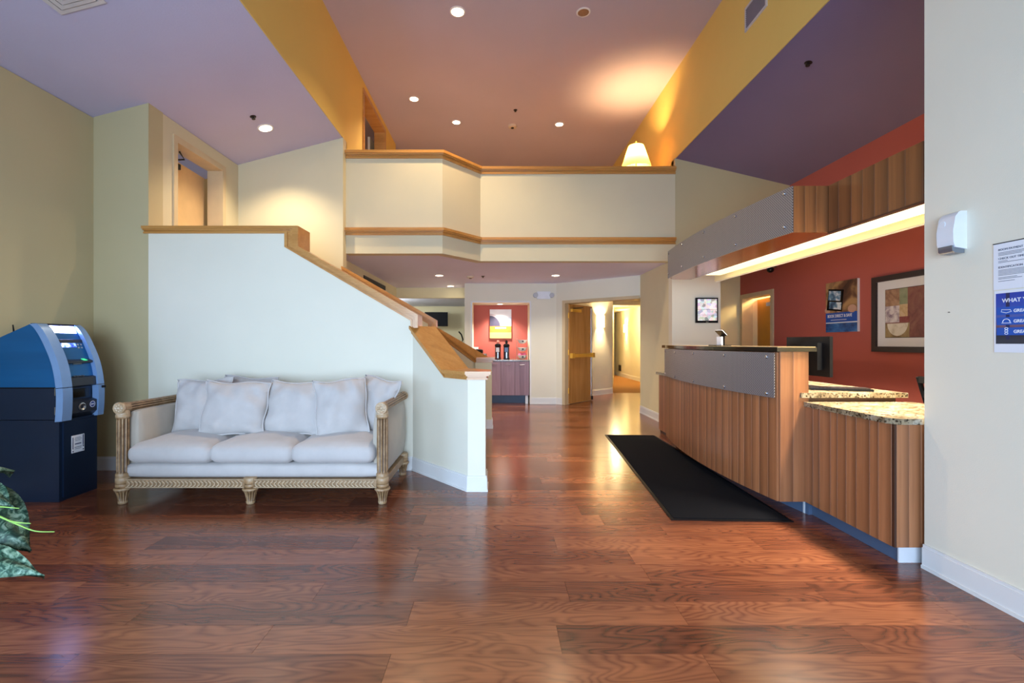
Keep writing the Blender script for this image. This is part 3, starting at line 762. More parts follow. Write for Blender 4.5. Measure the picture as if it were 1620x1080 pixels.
# granite
MB().prism([(2.215, 2.665), (2.25, 2.612), (2.99, 2.612), (2.99, 3.37), (2.215, 3.37)], .792, .825).build('granite_ledge', M['granite'], desk, bev=.008)
MB().box(2.20, 3.372, .853, 2.97, 5.78, .888).build('granite_worktop', M['granite'], desk, bev=.006)
MB().box(2.24, 3.4, .825, 2.9, 3.42, .853).build('worktop_batten', M['stave_edge'], desk)
# raised transaction top
ot = [(x-.035, y) for x, y in ARC]; ot[0] = (ot[0][0], 3.355); ot[-1] = (ot[-1][0], 5.86)
MB().prism(ot+[(2.30, 5.86), (2.30, 3.355)], 1.187, 1.216).build('counter_edge', M['black_gloss'], desk, bev=.004)
MB().prism([(x+.004, y) for x, y in ot]+[(2.295, 5.855), (2.295, 3.36)], 1.216, 1.222).build('counter_top', pm('polished_taupe_stone', (156, 132, 96), .12, 0, .1, 40), desk, bev=.002)
# perforated metal band and its stand-off screws
def band_metal(arc, dx, z0, z1, parent, k0=0, k1=None, name='metal_band'):
    pts = [(x-dx, y) for x, y in arc[k0:k1]]
    mb = MB(); mb.prism(pts+[(x+.006, y) for x, y in pts[::-1]], z0, z1); return mb.build(name, M['perf'], parent, smooth=30)
mband = band_metal(ARC, .03, .848, 1.178, desk)
def screws(arc, dx, fr, zs, parent):
    for f in fr:
        k = f*(len(arc)-1); i = min(int(k), len(arc)-2); t = k-i
        x = arc[i][0]+(arc[i+1][0]-arc[i][0])*t-dx; y = arc[i][1]+(arc[i+1][1]-arc[i][1])*t
        for z in zs: MB().lathe([(.006, .03), (.006, .004), (.012, .003), (.012, -.006), (.008, -.010)], (x, y, z), 12, axis='x').build('screw', M['chrome'], parent, smooth=40)
screws(ARC, .03, (.03, .25, .5, .74, .97), (.875, 1.145), mband)
# low return at the far end
MB().box(2.28, 5.88, .0, 2.56, 6.50, .81).build('far_cabinet', M['stave_edge'], desk)
stave_run((2.27, 6.50), (2.27, 5.88), .05, .81, .09, M['stave'])
MB().box(2.235, 5.87, .812, 2.57, 6.55, .845).build('granite_ledge', M['granite'], desk, bev=.006)

# mat in front of the desk
mt = thing('floor_mat', 'long black rubber-edged carpet mat lying along the reception desk', 'mat', (1.7, 4.7, 0))
MB().prism([(1.232, 3.292), (2.073, 3.257), (2.13, 6.30), (1.473, 6.336)], .0005, .006).build('rubber_border', M['black'], mt, bev=.002)
MB().prism([(1.257, 3.317), (2.05, 3.284), (2.107, 6.276), (1.495, 6.31)], .006, .010).build('carpet_pile', pm('black_carpet_pile', (11, 13, 20), 1.0, 0, .25, 120, .6, 260), mt)

for n_ in ('black_carpet_pile', 'black_plastic'): bpy.data.materials[n_].node_tree.nodes['Principled BSDF'].inputs['Specular IOR Level'].default_value = .15
# ================================================================== CANOPY OVER THE DESK
can = thing('reception_canopy', 'hanging canopy over the desk with perforated metal fascia, veneer boards and a lit strip', 'canopy', (2.5, 4.3, 2.05))
CA2 = arc3((2.135, 3.37), (2.06, 4.62), (2.13, 5.80), 24)
ci = [(x+.012, y) for x, y in CA2]
MB().prism(ci+[(2.26, 6.0), (2.50, 6.0), (2.50, 2.615), (2.405, 2.615), (2.405, 3.385), (2.15, 3.385)], 2.06, 2.375).build('canopy_body', M['soffit_wood'], can)
cm = band_metal(CA2, .002, 2.045, 2.38, can)
screws(CA2, .004, (.03, .28, .52, .76, .98), (2.10, 2.345), cm)
def hstave_run(a, b, wid): stave_run(a, b, 2.045, 2.378, wid, M['header_wood'], parent=can)
hstave_run((2.14, 3.374), (2.395, 3.374), .09); hstave_run((2.397, 3.36), (2.397, 2.615), .10)
MB().box(2.385, 2.61, 2.035, 2.42, 3.37, 2.046).build('edge_strip', M['stave_edge'], can)
MB().box(2.50, 2.612, 2.12, 2.7545, 5.95, 2.375).build('light_housing', M['white'], can)
lit = pm('lit_louvre', (255, 244, 190), .5, 0, .01, emit=((255, 246, 204), 1.0))
df = MB().box(2.51, 2.614, 2.062, 2.69, 5.6, 2.068).build('light_diffuser', lit, can)
lv = MB()
for k in range(150): lv.box(2.512, 2.62+k*.02, 2.058, 2.688, 2.6212+k*.02, 2.062)
lv.build('louvre_blades', pm('louvre_blade', (244, 240, 214), .4), df, kind='stuff')
for x0, x1, z0, z1, mname in ((2.755, 2.768, 2.022, 2.12, 'cream'), (2.7685, 2.785, 2.015, 2.375, 'white')):
    MB().box(x0, 2.612, z0, x1, 5.9, z1).build('valance_rail', M[mname], can)
for k in range(4):
    l = area('canopy_tube', (2.60, 3.0+.75*k, 2.05), (0, 0, 0), .16, .7, 21, (1.0, .88, .68), 112); 

# ================================================================== THINGS ON AND AROUND THE DESK
mo = thing('computer_monitor', 'black computer monitor seen from behind, standing on the granite worktop', 'monitor', (2.535, 3.80, .888), (0, 0, R(-88)))
# local: screen faces +y, width along x
MB().box(-.25, -.012, .10, .25, .012, .41).build('screen_frame', M['black'], mo, local=True, bev=.006)
MB().box(-.17, -.05, .15, .17, -.01, .36).build('rear_shell', M['black'], mo, local=True, bev=.012)
MB().box(-.235, .012, .12, .235, .0135, .395).build('screen', M['black_gloss'], mo, local=True)
MB().box(-.03, -.07, .005, .03, -.045, .24).build('stand_neck', M['black'], mo, local=True, bev=.004)
MB().box(-.11, -.10, .0, .11, .09, .012).build('stand_base', M['black'], mo, local=True, bev=.004)
kb = thing('keyboard', 'black keyboard lying on the granite worktop beside the monitor', 'keyboard', (2.62, 3.58, .888), (0, 0, R(-20)))
MB().box(-.20, -.07, 0, .20, .07, .016).build('keyboard_base', M['black'], kb, local=True, bev=.004)
ks = MB()
for i in range(15):
    for j in range(5): ks.box(-.188+.025*i, -.058+.0235*j, .016, -.166+.025*i, -.038+.0235*j, .023)
ks.build('keys', M['dark_metal'], kb, local=True, kind='stuff')
st = thing('card_reader_stand', 'small black stand with a tilted white card plate on the counter top', 'stand', (2.13, 4.42, 1.222), (0, 0, R(15)))
MB().box(-.105, -.05, 0, .065, .05, .007).build('stand_base', M['black'], st, local=True, bev=.003)
MB().box(-.004, -.022, .007, .018, .022, .095).build('arm', M['black'], st, local=True, bev=.003)
MB().obox((-.008, 0, .118), (1, 0, -.85), (0, 1, 0), (.85, 0, 1), .036, .045, .004).build('plate', M['black'], st, local=True)
MB().obox((-.004, 0, .123), (1, 0, -.85), (0, 1, 0), (.85, 0, 1), .036, .045, .0022).build('card', M['paper'], st, local=True)
MB().box(-.03, -.03, .007, -.012, .03, .085).build('card_stack', M['plastic'], st, local=True)
ch = thing('office_chair', 'black slatted chair behind the desk, just visible past the right wall corner', 'chair', (3.46, 3.30, 0), (0, 0, R(75)))
for x in (-.2, .2):
    for y in (-.2, .2): MB().tube([(x*1.08, y*1.05, 0), (x, y, .44)], .017, 8).build('leg', M['black'], ch, local=True)
MB().box(-.23, -.22, .43, .23, .22, .48).build('seat', M['black'], ch, local=True, bev=.015)
for x in (-.2, .2): MB().tube([(x, .21, .46), (x, .24, .75), (x, .30, .99)], .016, 8).build('back_post', M['black'], ch, local=True, smooth=60)
for z, y in ((.62, .225), (.74, .238), (.86, .266), (.97, .295)): MB().box(-.19, y-.01, z-.025, .19, y+.01, z+.025).build('back_slat', M['black'], ch, local=True, bev=.004)

# security monitor on the pale wall
sm = thing('wall_monitor', 'small wall mounted screen showing a grid of colourful camera views above the counter', 'monitor', (3.065, 6.86, 1.72))
MB().box(2.908, 6.80, 1.54, 3.226, 6.835, 1.905).build('frame', M['black'], sm, bev=.006)
MB().box(3.02, 6.835, 1.66, 3.11, 6.86, 1.78).build('wall_bracket', M['black'], sm)
def cam_grid():
    t = NT('camera_grid'); v = t.coord('Object', (1, 0, 1))
    vo = t.n('ShaderNodeTexVoronoi'); vo.inputs['Scale'].default_value = 22; vo.inputs['Randomness'].default_value = .9; t.l(v, vo.inputs['Vector'])
    hs = t.n('ShaderNodeHueSaturation'); hs.inputs['Saturation'].default_value = .25; hs.inputs['Value'].default_value = .95
    t.l(vo.outputs['Color'], hs.inputs['Color'])
    t.l(hs.outputs[0], t.b.inputs['Base Color']); t.l(hs.outputs[0], t.b.inputs['Emission Color']); t.b.inputs['Emission Strength'].default_value = .22
    return t.m
sg = cam_grid()
for a_, b_, n_ in ((1.735, 1.885, 2), (1.655, 1.732, 4), (1.572, 1.652, 4)):
    for i in range(n_):
        ww = .28/n_; MB().box(2.928+ww*i+.001, 6.797, a_, 2.928+ww*(i+1)-.001, 6.8, b_).build('camera_view', sg, sm)
MB().box(3.05, 6.798, 1.546, 3.085, 6.8, 1.556).build('status_badge', M['steel'], sm)
# dome camera
dc = thing('dome_camera', 'small black dome camera high on the red wall below the canopy light', 'camera', (4.26, 7.25, 2.36))
MB().box(4.22, 7.22, 2.42, 4.33, 7.28, 2.44).build('bracket', M['black'], dc)
MB().ball((4.25, 7.25, 2.38), .05, (1, 1, .9)).build('dome', M['black_gloss'], dc, smooth=60)

# ---- poster on the red wall:  u runs towards the camera (-y), faces -x
def wallx(x, y0, z0):
    """helper for flat prints on a wall facing -x: box from (u, v) to (u, v), u to the right as seen, d proud of the wall"""
    def f(name, u0, v0, u1, v1, d0, d1, mat, parent):
        return MB().box(x-d1, y0-u1, z0+v0, x-d0, y0-u0, z0+v1).build(name, mat, parent)
    return f
RX = (PI/2, 0, -PI/2)
M['blue'] = pm('poster_blue', (26, 84, 178), .5)
po = thing('booking_poster', 'poster with a hand-held tablet and blue BOOK DIRECT banner on the red wall', 'poster', (4.33, 5.83, 1.70))
f = wallx(4.33, 6.10, 1.385)
W, H = .53, .635
f('board', 0, 0, W, H, 0, .03, M['paper'], po)
t = NT('poster_photo'); v = t.coord('Object', (1, 1, 1))
t.l(t.ramp(t.noise(v, 3.2, 3, .6, .6), [(.3, lin((46, 30, 30))), (.45, lin((108, 72, 50))), (.58, lin((186, 146, 96))), (.72, lin((120, 84, 66)))]), t.b.inputs['Base Color'])
f('photo', 0, .245, W, H, .03, .031, t.m, po)
f('blue_banner', 0, .125, W, .245, .03, .0315, M['blue'], po)
t = NT('poster_water'); t.l(t.ramp(t.noise(t.coord('Object', (1, 1, 2)), 6, 3, .6), [(.3, lin((18, 44, 96))), (.6, lin((50, 110, 180))), (.75, lin((100, 150, 190)))]), t.b.inputs['Base Color'])
f('water_photo', 0, 0, W, .112, .03, .031, t.m, po)
text('BOOK DIRECT & SAVE', 'lettering', .052, M['paper'], po, (4.2975, 6.10-.035, 1.385+.186), RX, bold=.0012, sx=.80)
f('print_line', .09, .150, .36, .157, .0315, .032, M['paper'], po)
tb = MB().obox((4.297, 6.10-.17, 1.385+.405), (0, 1, .12), (1, 0, 0), (0, -.12, 1), .13, .004, .135).build('tablet_print', M['black_gloss'], po)
sc = screen_mat('tablet_page', [(.35, lin((30, 62, 100))), (.5, lin((110, 150, 180))), (.62, lin((230, 236, 240)))], 12, 0)
MB().obox((4.2925, 6.10-.165, 1.385+.46), (0, 1, .12), (1, 0, 0), (0, -.12, 1), .105, .001, .06).build('web_page', sc, tb)
MB().obox((4.2925, 6.10-.175, 1.385+.335), (0, 1, .12), (1, 0, 0), (0, -.12, 1), .105, .001, .045).build('web_page', sc, tb)
M['skin'] = pm('printed_skin', (204, 160, 136), .6)
for u, vv, r in ((.03, .28, .05), (.23, .28, .045), (.45, .28, .07)):
    MB().ball((4.299, 6.10-u, 1.385+vv), r, (.05, 1, .7), 12, 8).build('hand_print', M['skin'], po, smooth=60)
# ---- framed abstract picture
pi_ = thing('framed_picture', 'large dark framed abstract print with white mat on the red wall', 'picture', (4.33, 4.92, 1.57))
f = wallx(4.33, 5.345, 1.149)
W, H = .86, .84
for nm, a in (('frame_side', (0, 0, .06, H)), ('frame_side', (W-.06, 0, W, H)), ('frame_rail', (.06, 0, W-.06, .06)), ('frame_rail', (.06, H-.06, W-.06, H))):
    f(nm, *a, 0, .045, pm('espresso_frame', (42, 26, 24), .35) if 'espresso_frame' not in bpy.data.materials else bpy.data.materials['espresso_frame'], pi_)
f('mat_board', .06, .06, W-.06, H-.06, 0, .02, M['paper'], pi_)
f('mat_lip', .165, .155, W-.165, H-.155, .02, .022, M['black'], pi_)
def art(name, cols, sc_):
    t = NT(name); t.l(t.ramp(t.noise(t.coord('Object'), sc_, 4, .65, .8), [(.3, lin(cols[0])), (.5, lin(cols[1])), (.7, lin(cols[2]))]), t.b.inputs['Base Color']); t.b.inputs['Roughness'].default_value = .4; return t.m
patches = [('print', .17, .16, W-.17, H-.16, ((84, 40, 40), (128, 74, 66), (150, 104, 84)), 5),
           ('print_patch', .17, .50, .35, H-.16, ((120, 84, 66), (168, 128, 98), (190, 160, 130)), 9),
           ('print_patch', .35, .51, .45, H-.16, ((110, 120, 90), (140, 150, 116), (160, 160, 130)), 8),
           ('print_patch', .35, .38, .45, .51, ((170, 130, 90), (206, 176, 130), (220, 200, 170)), 8),
           ('print_patch', .17, .32, .35, .50, ((120, 90, 120), (214, 204, 206), (238, 234, 230)), 12),
           ('print_patch', .35, .32, .47, .38, ((104, 36, 40), (132, 52, 50), (150, 80, 70)), 8),
           ('print_patch', .17, .16, .47, .31, ((120, 96, 60), (160, 134, 90), (170, 150, 110)), 8)]
for k, (nm, u0, v0, u1, v1, cols, s_) in enumerate(patches): f(nm, u0, v0, u1, v1, .022, .0235+.0006*(k > 0), art('abstract_paint_%d' % k, cols, s_), pi_)
mb = MB(); mb.poly([(4.33-.0249, 5.345-(.325+.13*math.cos(PI+PI*k/16)), 1.149+.31+.135*math.sin(PI+PI*k/16)) for k in range(17)])
mb.build('painted_bowl', art('abstract_bowl', ((196, 184, 160), (222, 214, 196), (232, 226, 214)), 10), pi_)
# ---- dispenser and notices on the near right wall
ds = thing('sanitizer_dispenser', 'white wall dispenser with a grey drip tray on the pale right wall', 'dispenser', (2.38, 2.43, 1.81))
prof = [(2.38, 1.725), (2.322, 1.735), (2.312, 1.76), (2.310, 1.82), (2.322, 1.89), (2.338, 1.912), (2.35, 1.918), (2.38, 1.918)]
MB().prism_xz(prof, 2.365, 2.455).build('housing', M['plastic'], ds, smooth=50, bev=.012, seg=3)
MB().prism_xz([(2.375, 1.706), (2.325, 1.708), (2.313, 1.72), (2.311, 1.745), (2.375, 1.742)], 2.372, 2.448).build('tray', pm('pewter_plastic', (134, 140, 150), .25, .6), ds, smooth=50, bev=.006)
MB().lathe([(.018, -.002), (.018, .003), (.014, .004)], (2.316, 2.43, 1.86), 20, axis='x').build('button', M['plastic'], ds, smooth=40)
n1 = thing('policy_notice', 'white printed policy sheet on the right wall above the blue notice', 'notice', (2.38, 2.10, 1.6))
f = wallx(2.38, 2.235, 1.50)
f('sheet', 0, 0, .29, .218, .0005, .004, M['paper'], n1)
f('edge', -.001, .2165, .291, .2205, .0005, .006, M['dark_metal'], n1)
M['ink'] = pm('grey_print_ink', (92, 96, 110), .6)
X1 = 2.3755
for s_, vv in (('ROOM PAYMENT', .183), ('CHECK OUT TIME', .141), ('IDENTIFICATION', .1)):
    text(s_, 'heading', .0135, M['ink'], n1, (X1, 2.235-.022, 1.50+vv), RX)
lines = [(.172, .2), (.166, .22), (.160, .1), (.132, .04), (.126, .21), (.09, .2), (.084, .22), (.078, .2), (.072, .17), (.066, .21), (.055, .08), (.049, .1), (.038, .07)]
for vv, ln in lines: f('print_line', .022, vv, .022+ln, vv+.0022, .004, .0045, M['ink'], n1)
n2 = thing('amenity_notice', 'blue amenity notice with white icons and GREAT lines below the white policy sheet', 'notice', (2.38, 2.10, 1.35))
f = wallx(2.38, 2.232, 1.205)
f('sheet', 0, 0, .29, .29, .0005, .004, M['paper'], n2)
t = NT('dusk_skyline'); tc = t.n('ShaderNodeTexCoord'); sp = t.n('ShaderNodeSeparateXYZ'); t.l(tc.outputs['Generated'], sp.inputs[0])
fz = t.math('ADD', sp.outputs['Z'], t.math('MULTIPLY', t.math('SUBTRACT', t.noise(t.coord('Object'), 30, 3), .5), .12))
t.l(t.ramp(fz, [(.08, lin((52, 56, 66))), (.22, lin((36, 34, 52))), (.34, lin((120, 86, 100))), (.5, lin((84, 96, 160))), (.8, lin((40, 72, 170))), (1, lin((36, 60, 160)))]), t.b.inputs['Base Color'])
f('photo', .008, .04, .282, .277, .004, .0045, t.m, n2)
f('tower_print', .052, .06, .068, .277, .0045, .0048, pm('tower_dark', (34, 40, 84), .6), n2)
text('WHAT YOU', 'heading', .026, M['paper'], n2, (X1-.0006, 2.232-.036, 1.205+.233), RX, bold=.0004)
for k, vv in enumerate((.182, .134, .086)):
    f('blue_bar', .012, vv-.006, .282, vv+.030, .0047, .0052, M['blue'], n2)
    text('GREAT', 'lettering', .020, M['paper'], n2, (X1-.0009, 2.232-.085, 1.205+vv+.004), RX, bold=.0005)
    ic = MB(); y_, z_ = 2.232-.055, 1.205+vv+.012; xx = 2.3742
    if k == 0:
        ic.tube([(xx, y_+.022, z_-.004), (xx, y_+.02, z_+.006), (xx, y_-.016, z_+.004), (xx, y_-.022, z_-.004), (xx, y_, z_-.010)], .0016, 6, closed=True)
    elif k == 1:
        ic.tube([(xx, y_+.016*math.cos(a), z_-.006+.016*math.sin(a)) for a in [PI*q/8 for q in range(9)]], .0016, 6); ic.tube([(xx, y_-.02, z_-.009), (xx, y_+.02, z_-.009)], .0016, 6)
    else:
        for dz in (-.009, .002, .013): ic.tube([(xx, y_+.007*math.cos(2*PI*q/8), z_+dz+.005*math.sin(2*PI*q/8)) for q in range(8)], .0014, 6, closed=True)
    ic.build('icon', M['paper'], n2)
nl = MB().lathe([(.002, -.008), (.002, 0)], (2.38, 2.455, 1.41), 8, axis='x').build('nail', M['dark_metal']); tag(nl, 'tiny bare nail in the pale right wall below the dispenser', 'nail')

# ================================================================== CEILING FITTINGS
TL = math.atan(.26)
def downlight(p, r, label, power, tilt=0, on=True, col=(1, .72, .40), angle=120, grp='recessed downlights'):
    t = thing('downlight', label, 'downlight', p, (0, tilt, 0), grp)
    MB().lathe([(r, .0), (r, -.006), (r*.80, -.010), (r*.78, .0)], (0, 0, 0), 28).build('trim_ring', M['can'], t, smooth=40, local=True)
    MB().lathe([(r*.78, -.0085), (r*.78, -.004)], (0, 0, 0), 24).build('lens', M['lamp_on'] if on else M['lamp_off'], t, local=True)
    if on and power: spot('downlight_lamp', (p[0], p[1], p[2]-.03), power, col, angle)
downlight((-.466, 5.65, HI), .095, 'large glaring lit downlight in the high ceiling, nearest to the viewer', 150)
downlight((1.055, 5.66, HI), .085, 'unlit grey downlight in the high ceiling', 0, on=False)
downlight((-1.347, 7.67, HI), .085, 'lit downlight in the high ceiling nearest the oak upper doorway', 95, col=(1, .70, .40))
downlight((-.722, 8.48, HI), .085, 'lit downlight in the high ceiling between the doorway light and the smoke detector', 95, col=(1, .70, .40))
downlight((1.156, 8.56, HI), .085, 'lit downlight in the high ceiling right of the smoke detector, toward the shaded lamp', 95, col=(1, .70, .40))
downlight((-2.726, 5.527, ZL(-2.726)), .09, 'lit downlight in the sloping lilac ceiling over the stair landing', 75, -TL, col=(1, .82, .56))
downlight((-1.02, 8.38, LOW), .085, 'lit downlight under the balcony, on the stair side', 52, col=(1, .92, .80), angle=132)
downlight((1.064, 8.38, LOW), .085, 'lit downlight under the balcony, before the corridor door', 52, col=(1, .92, .80), angle=132)
downlight((-.97, 9.95, LOW), .085, 'lit downlight under the balcony, farthest back before the exercise room', 36, col=(1, .90, .76), angle=126)
downlight((.08, 9.88, 2.07), .07, 'lit downlight above the coffee niche poster', 62, col=(1, .93, .82))
def sprinkler(p, label, tilt=0, mat=None):
    t = thing('sprinkler', label, 'sprinkler', p, (0, tilt, 0))
    mat = mat or M['dark_metal']
    MB().lathe([(.032, 0), (.034, -.004), (.02, -.010)], (0, 0, 0), 20).build('escutcheon', mat, t, local=True, smooth=40)
    MB().lathe([(.009, -.008), (.009, -.018), (.004, -.026), (.020, -.028), (.020, -.031)], (0, 0, 0), 12).build('head', mat, t, local=True)
sprinkler((.33, 8.04, HI), 'dark sprinkler head in the middle of the high ceiling')
sprinkler((-2.73, 5.25, ZL(-2.73)), 'dark sprinkler head beside the landing downlight', -TL)
sprinkler((2.95, 4.42, ZR(2.95)), 'dark sprinkler head in the purple sloping ceiling over the desk', math.atan(.237))
sprinkler((-.24, 8.5, LOW), 'small sprinkler head under the balcony ceiling')
sprinkler((2.22, 10.0, 2.42), 'small sprinkler head in the corridor ceiling past the door')
def smoke(p, r, label):
    t = thing('smoke_detector', label, 'smoke detector', p)
    MB().lathe([(r, 0), (r, -.012), (r*.86, -.03), (r*.4, -.04)], (0, 0, 0), 24).build('housing', pm('beige_plastic', (206, 186, 160), .5) if 'beige_plastic' not in bpy.data.materials else bpy.data.materials['beige_plastic'], t, local=True, smooth=40)
    MB().lathe([(r*.35, -.04), (r*.35, -.048)], (0, 0, 0), 12).build('sensor', M['dark_metal'], t, local=True)
smoke((.30, 8.62, HI), .08, 'beige smoke detector in the high ceiling behind the sprinkler')
smoke((-.47, 8.5, LOW), .07, 'beige smoke detector under the balcony ceiling')
def grille(name, label, c, ax, ay, an, w, h, nsl, mat, matd, slatm=None):
    """louvred grille centred on c; ax along width, ay along height, an out of the wall"""
    c, ax, ay, an = Vector(c), Vector(ax).normalized(), Vector(ay).normalized(), Vector(an).normalized()
    t = thing(name, label, 'vent', c)
    MB().obox(c+an*.003, ax, ay, an, w/2-.01, h/2-.01, .002).build('duct_back', matd, t)
    for s in (-1, 1):
        MB().obox(c+ax*s*(w/2-.012)+an*.006, ax, ay, an, .012, h/2, .006).build('frame_side', mat, t)
        MB().obox(c+ay*s*(h/2-.012)+an*.006, ax, ay, an, w/2-.024, .012, .006).build('frame_rail', mat, t)
    for k in range(nsl):
        q = -h/2+.03+(h-.06)*(k+.5)/nsl
        MB().obox(c+ay*q+an*.008, ax, ay+an*.8, an-ay*.8, w/2-.024, (h-.06)/nsl*.42, .001).build('slat', slatm or mat, t)
grille('wall_vent', 'white framed return vent high on the golden right beam wall', (XR, 4.75, 4.655), (0, 1, 0), (0, 0, 1), (-1, 0, 0), .40, .255, 9, pm('vent_white', (206, 198, 196), .5), pm('duct_grey', (92, 86, 92), .7), pm('slat_grey', (124, 116, 128), .6))
sl = Vector((1, 0, .26)).normalized()
# square ceiling diffuser: nested frames
cvn = Vector((-3.03, 3.265, ZL(-3.03))); cvt = thing('ceiling_vent', 'square white air diffuser in the sloping lilac ceiling on the left', 'vent', cvn)
dnn = Vector((.26, 0, -1)).normalized()
for k, s in enumerate((.155, .113, .071, .03)):
    mb = MB()
    for sg_ in (-1, 1):
        mb.obox(cvn+sl*sg_*s+dnn*(.006+.005*k), sl, (0, 1, 0), dnn, .016, s+.016, .004)
        mb.obox(cvn+Vector((0, 1, 0))*sg_*s+dnn*(.006+.005*k), sl, (0, 1, 0), dnn, s-.016, .016, .004)
    mb.build('diffuser_ring', bpy.data.materials['vent_white'], cvt)
MB().obox(cvn+dnn*.002, sl, (0, 1, 0), dnn, .165, .165, .001).build('diffuser_back', bpy.data.materials['duct_grey'], cvt)
grille('return_grille', 'brown louvred return grille on the wall under the balcony, above the stair rail', (-2.2, 8.5, 2.12), (0, 1, 0), (0, 0, 1), (1, 0, 0), 1.5, .5, 10, M['dark_metal'], M['black'])

# ================================================================== LAMP ON THE BALCONY
lm = thing('floor_lamp', 'lamp with a glowing pleated cream shade behind the balcony rail', 'lamp', (2.2, 7.36, 2.77))
MB().lathe([(.15, 2.77), (.15, 2.785), (.03, 2.80), (.012, 2.82), (.012, 4.22)], (2.2, 7.36, 0), 20).build('stand', M['brass'], lm, smooth=50)
t = NT('lamp_shade'); t.l(t.ramp(t.noise(t.coord('Object'), 3), [(.3, lin((250, 206, 120))), (.7, lin((255, 220, 146)))]), t.b.inputs['Base Color'])
tr = t.n('ShaderNodeBsdfTranslucent'); tr.inputs[0].default_value = lin((255, 206, 112)); mxs = t.n('ShaderNodeMixShader'); mxs.inputs[0].default_value = .55
out = t.t.nodes['Material Output']; t.l(t.b.outputs[0], mxs.inputs[1]); t.l(tr.outputs[0], mxs.inputs[2]); t.l(mxs.outputs[0], out.inputs[0])
t.b.inputs['Roughness'].default_value = .9
sh = MB(); N = 96
ra = [(2.2+(.232+.004*(i % 2))*math.cos(2*PI*i/N), 7.36+(.232+.004*(i % 2))*math.sin(2*PI*i/N), 3.985) for i in range(N)]
rb = [(2.2+(.115+.002*(i % 2))*math.cos(2*PI*i/N), 7.36+(.115+.002*(i % 2))*math.sin(2*PI*i/N), 4.34) for i in range(N)]
sh.loft(ra, rb, cap=False); sh.build('lamp_shade', t.m, lm)
MB().ball((2.2, 7.36, 4.16), .04).build('bulb', pm('lamp_bulb', (255, 236, 190), .5, emit=((255, 214, 140), 14)), lm, smooth=60)
MB().tube([(2.2, 7.36, 4.2), (2.2, 7.36, 4.40)], .004, 6).ball((2.2, 7.36, 4.41), .012).build('finial', M['brass'], lm)
point('floor_lamp_light', (2.2, 7.36, 4.20), 62, (1.0, .66, .30), .045)

# ================================================================== DOORS
# landing door: frame and a half-open leaf with a closer
mb = MB()
for y in (4.945, 5.83): mb.box(-3.60, y, 1.38, -3.405, y+.06, 3.39)
mb.box(-3.60, 4.945, 3.39, -3.405, 5.89, 3.46)
struct('trim_10', mb, M['frame_tan'])
d1 = MB().obox((-3.66, 5.47, 2.345), (-.06, 1, 0), (1, .06, 0), (0, 0, 1), .40, .02, .965)
door1 = struct('door_1', d1, pm('peach_door', (226, 190, 140), .5), bev=.003)
MB().box(-3.64, 5.10, 3.22, -3.60, 5.34, 3.28).build('door_closer', M['dark_metal'], door1)
MB().tube([(-3.62, 5.2, 3.28), (-3.56, 5.34, 3.34), (-3.52, 5.2, 3.37)], .01, 6).build('closer_arm', M['dark_metal'], door1)
struct('wall_landing_room', MB().box(-4.7, 4.6, 1.38, -4.6, 6.3, 3.6), M['cream'])
# corridor door, open into the corridor, with a brass panic bar
hp = Vector(dp(.235, .12)); lv_ = Vector((.653, .757)); ln_ = Vector((lv_.y, -lv_.x))     # leaf direction and visible face normal
def on_leaf(s, o=0): q = hp+lv_*s+ln_*o; return (q.x, q.y)
M['door_oak'] = wood('oak_door_veneer', (160, 106, 48), (196, 138, 74), (214, 160, 96), 'z', .25, .8, .05, bands=False)
door2 = struct('door_2', MB().prism([on_leaf(0), on_leaf(.93), on_leaf(.93, -.045), on_leaf(0, -.045)], .012, 2.035), M['door_oak'])
MB().prism([on_leaf(.04, .055), on_leaf(.90, .055), on_leaf(.90, .02), on_leaf(.04, .02)], .95, 1.02).build('panic_bar', M['brass'], door2, bev=.006)
for s in (.03, .86): MB().prism([on_leaf(s, .06), on_leaf(s+.09, .06), on_leaf(s+.09, 0), on_leaf(s, 0)], .935, 1.035).build('bar_end', M['brass'], door2, bev=.006)
MB().prism([on_leaf(.05, .05), on_leaf(.40, .05), on_leaf(.40, 0), on_leaf(.05, 0)], 1.88, 1.94).build('door_closer', M['brass'], door2, bev=.006)
MB().tube([(*on_leaf(.1, .04), 1.95), (*on_leaf(.42, .07), 1.985)], .01, 6).build('closer_arm', M['dark_metal'], door2)
MB().prism([on_leaf(.885, .012), on_leaf(.905, .012), on_leaf(.905, 0), on_leaf(.885, 0)], .02, 2.0).build('vertical_rod', M['chrome'], door2)
for z in (.22, 1.0, 1.75): MB().lathe([(.012, z), (.012, z+.11)], (*on_leaf(-.012, -.01), 0), 10).build('hinge', M['brass'], door2)
MB().prism([on_leaf(.88, .03), on_leaf(.92, .03), on_leaf(.92, 0), on_leaf(.88, 0)], .02, .10).build('floor_bolt', M['dark_metal'], door2)
# office door in the red wall
mb = MB()
for y in (7.29, 8.2): mb.box(4.31, y, 0, 4.5, y+.07, 2.02)
mb.box(4.31, 7.29, 2.02, 4.5, 8.27, 2.09)
struct('trim_11', mb, M['frame_tan'])
door3 = struct('door_3', MB().obox((4.60, 7.86, 1.01), (.12, 1, 0), (1, -.12, 0), (0, 0, 1), .43, .02, 1.0), pm('mustard_door', (206, 150, 40), .45))
MB().box(4.50, 7.52, 1.86, 4.55, 7.80, 1.92).build('door_closer', M['plastic'], door3)
struct('wall_office', MB().box(5.1, 7.0, 0, 5.2, 8.44, 2.3).box(4.48, 8.3, 0, 5.2, 8.44, 2.3).box(4.48, 6.9, 0, 5.2, 7.0, 2.3), M['cream'])
struct('ceiling_office', MB().box(4.48, 6.9, 2.3, 5.2, 8.44, 2.36), M['ceil'])
point('office_lamp', (4.75, 7.3, 2.15), 34, (1, .74, .34), .06)

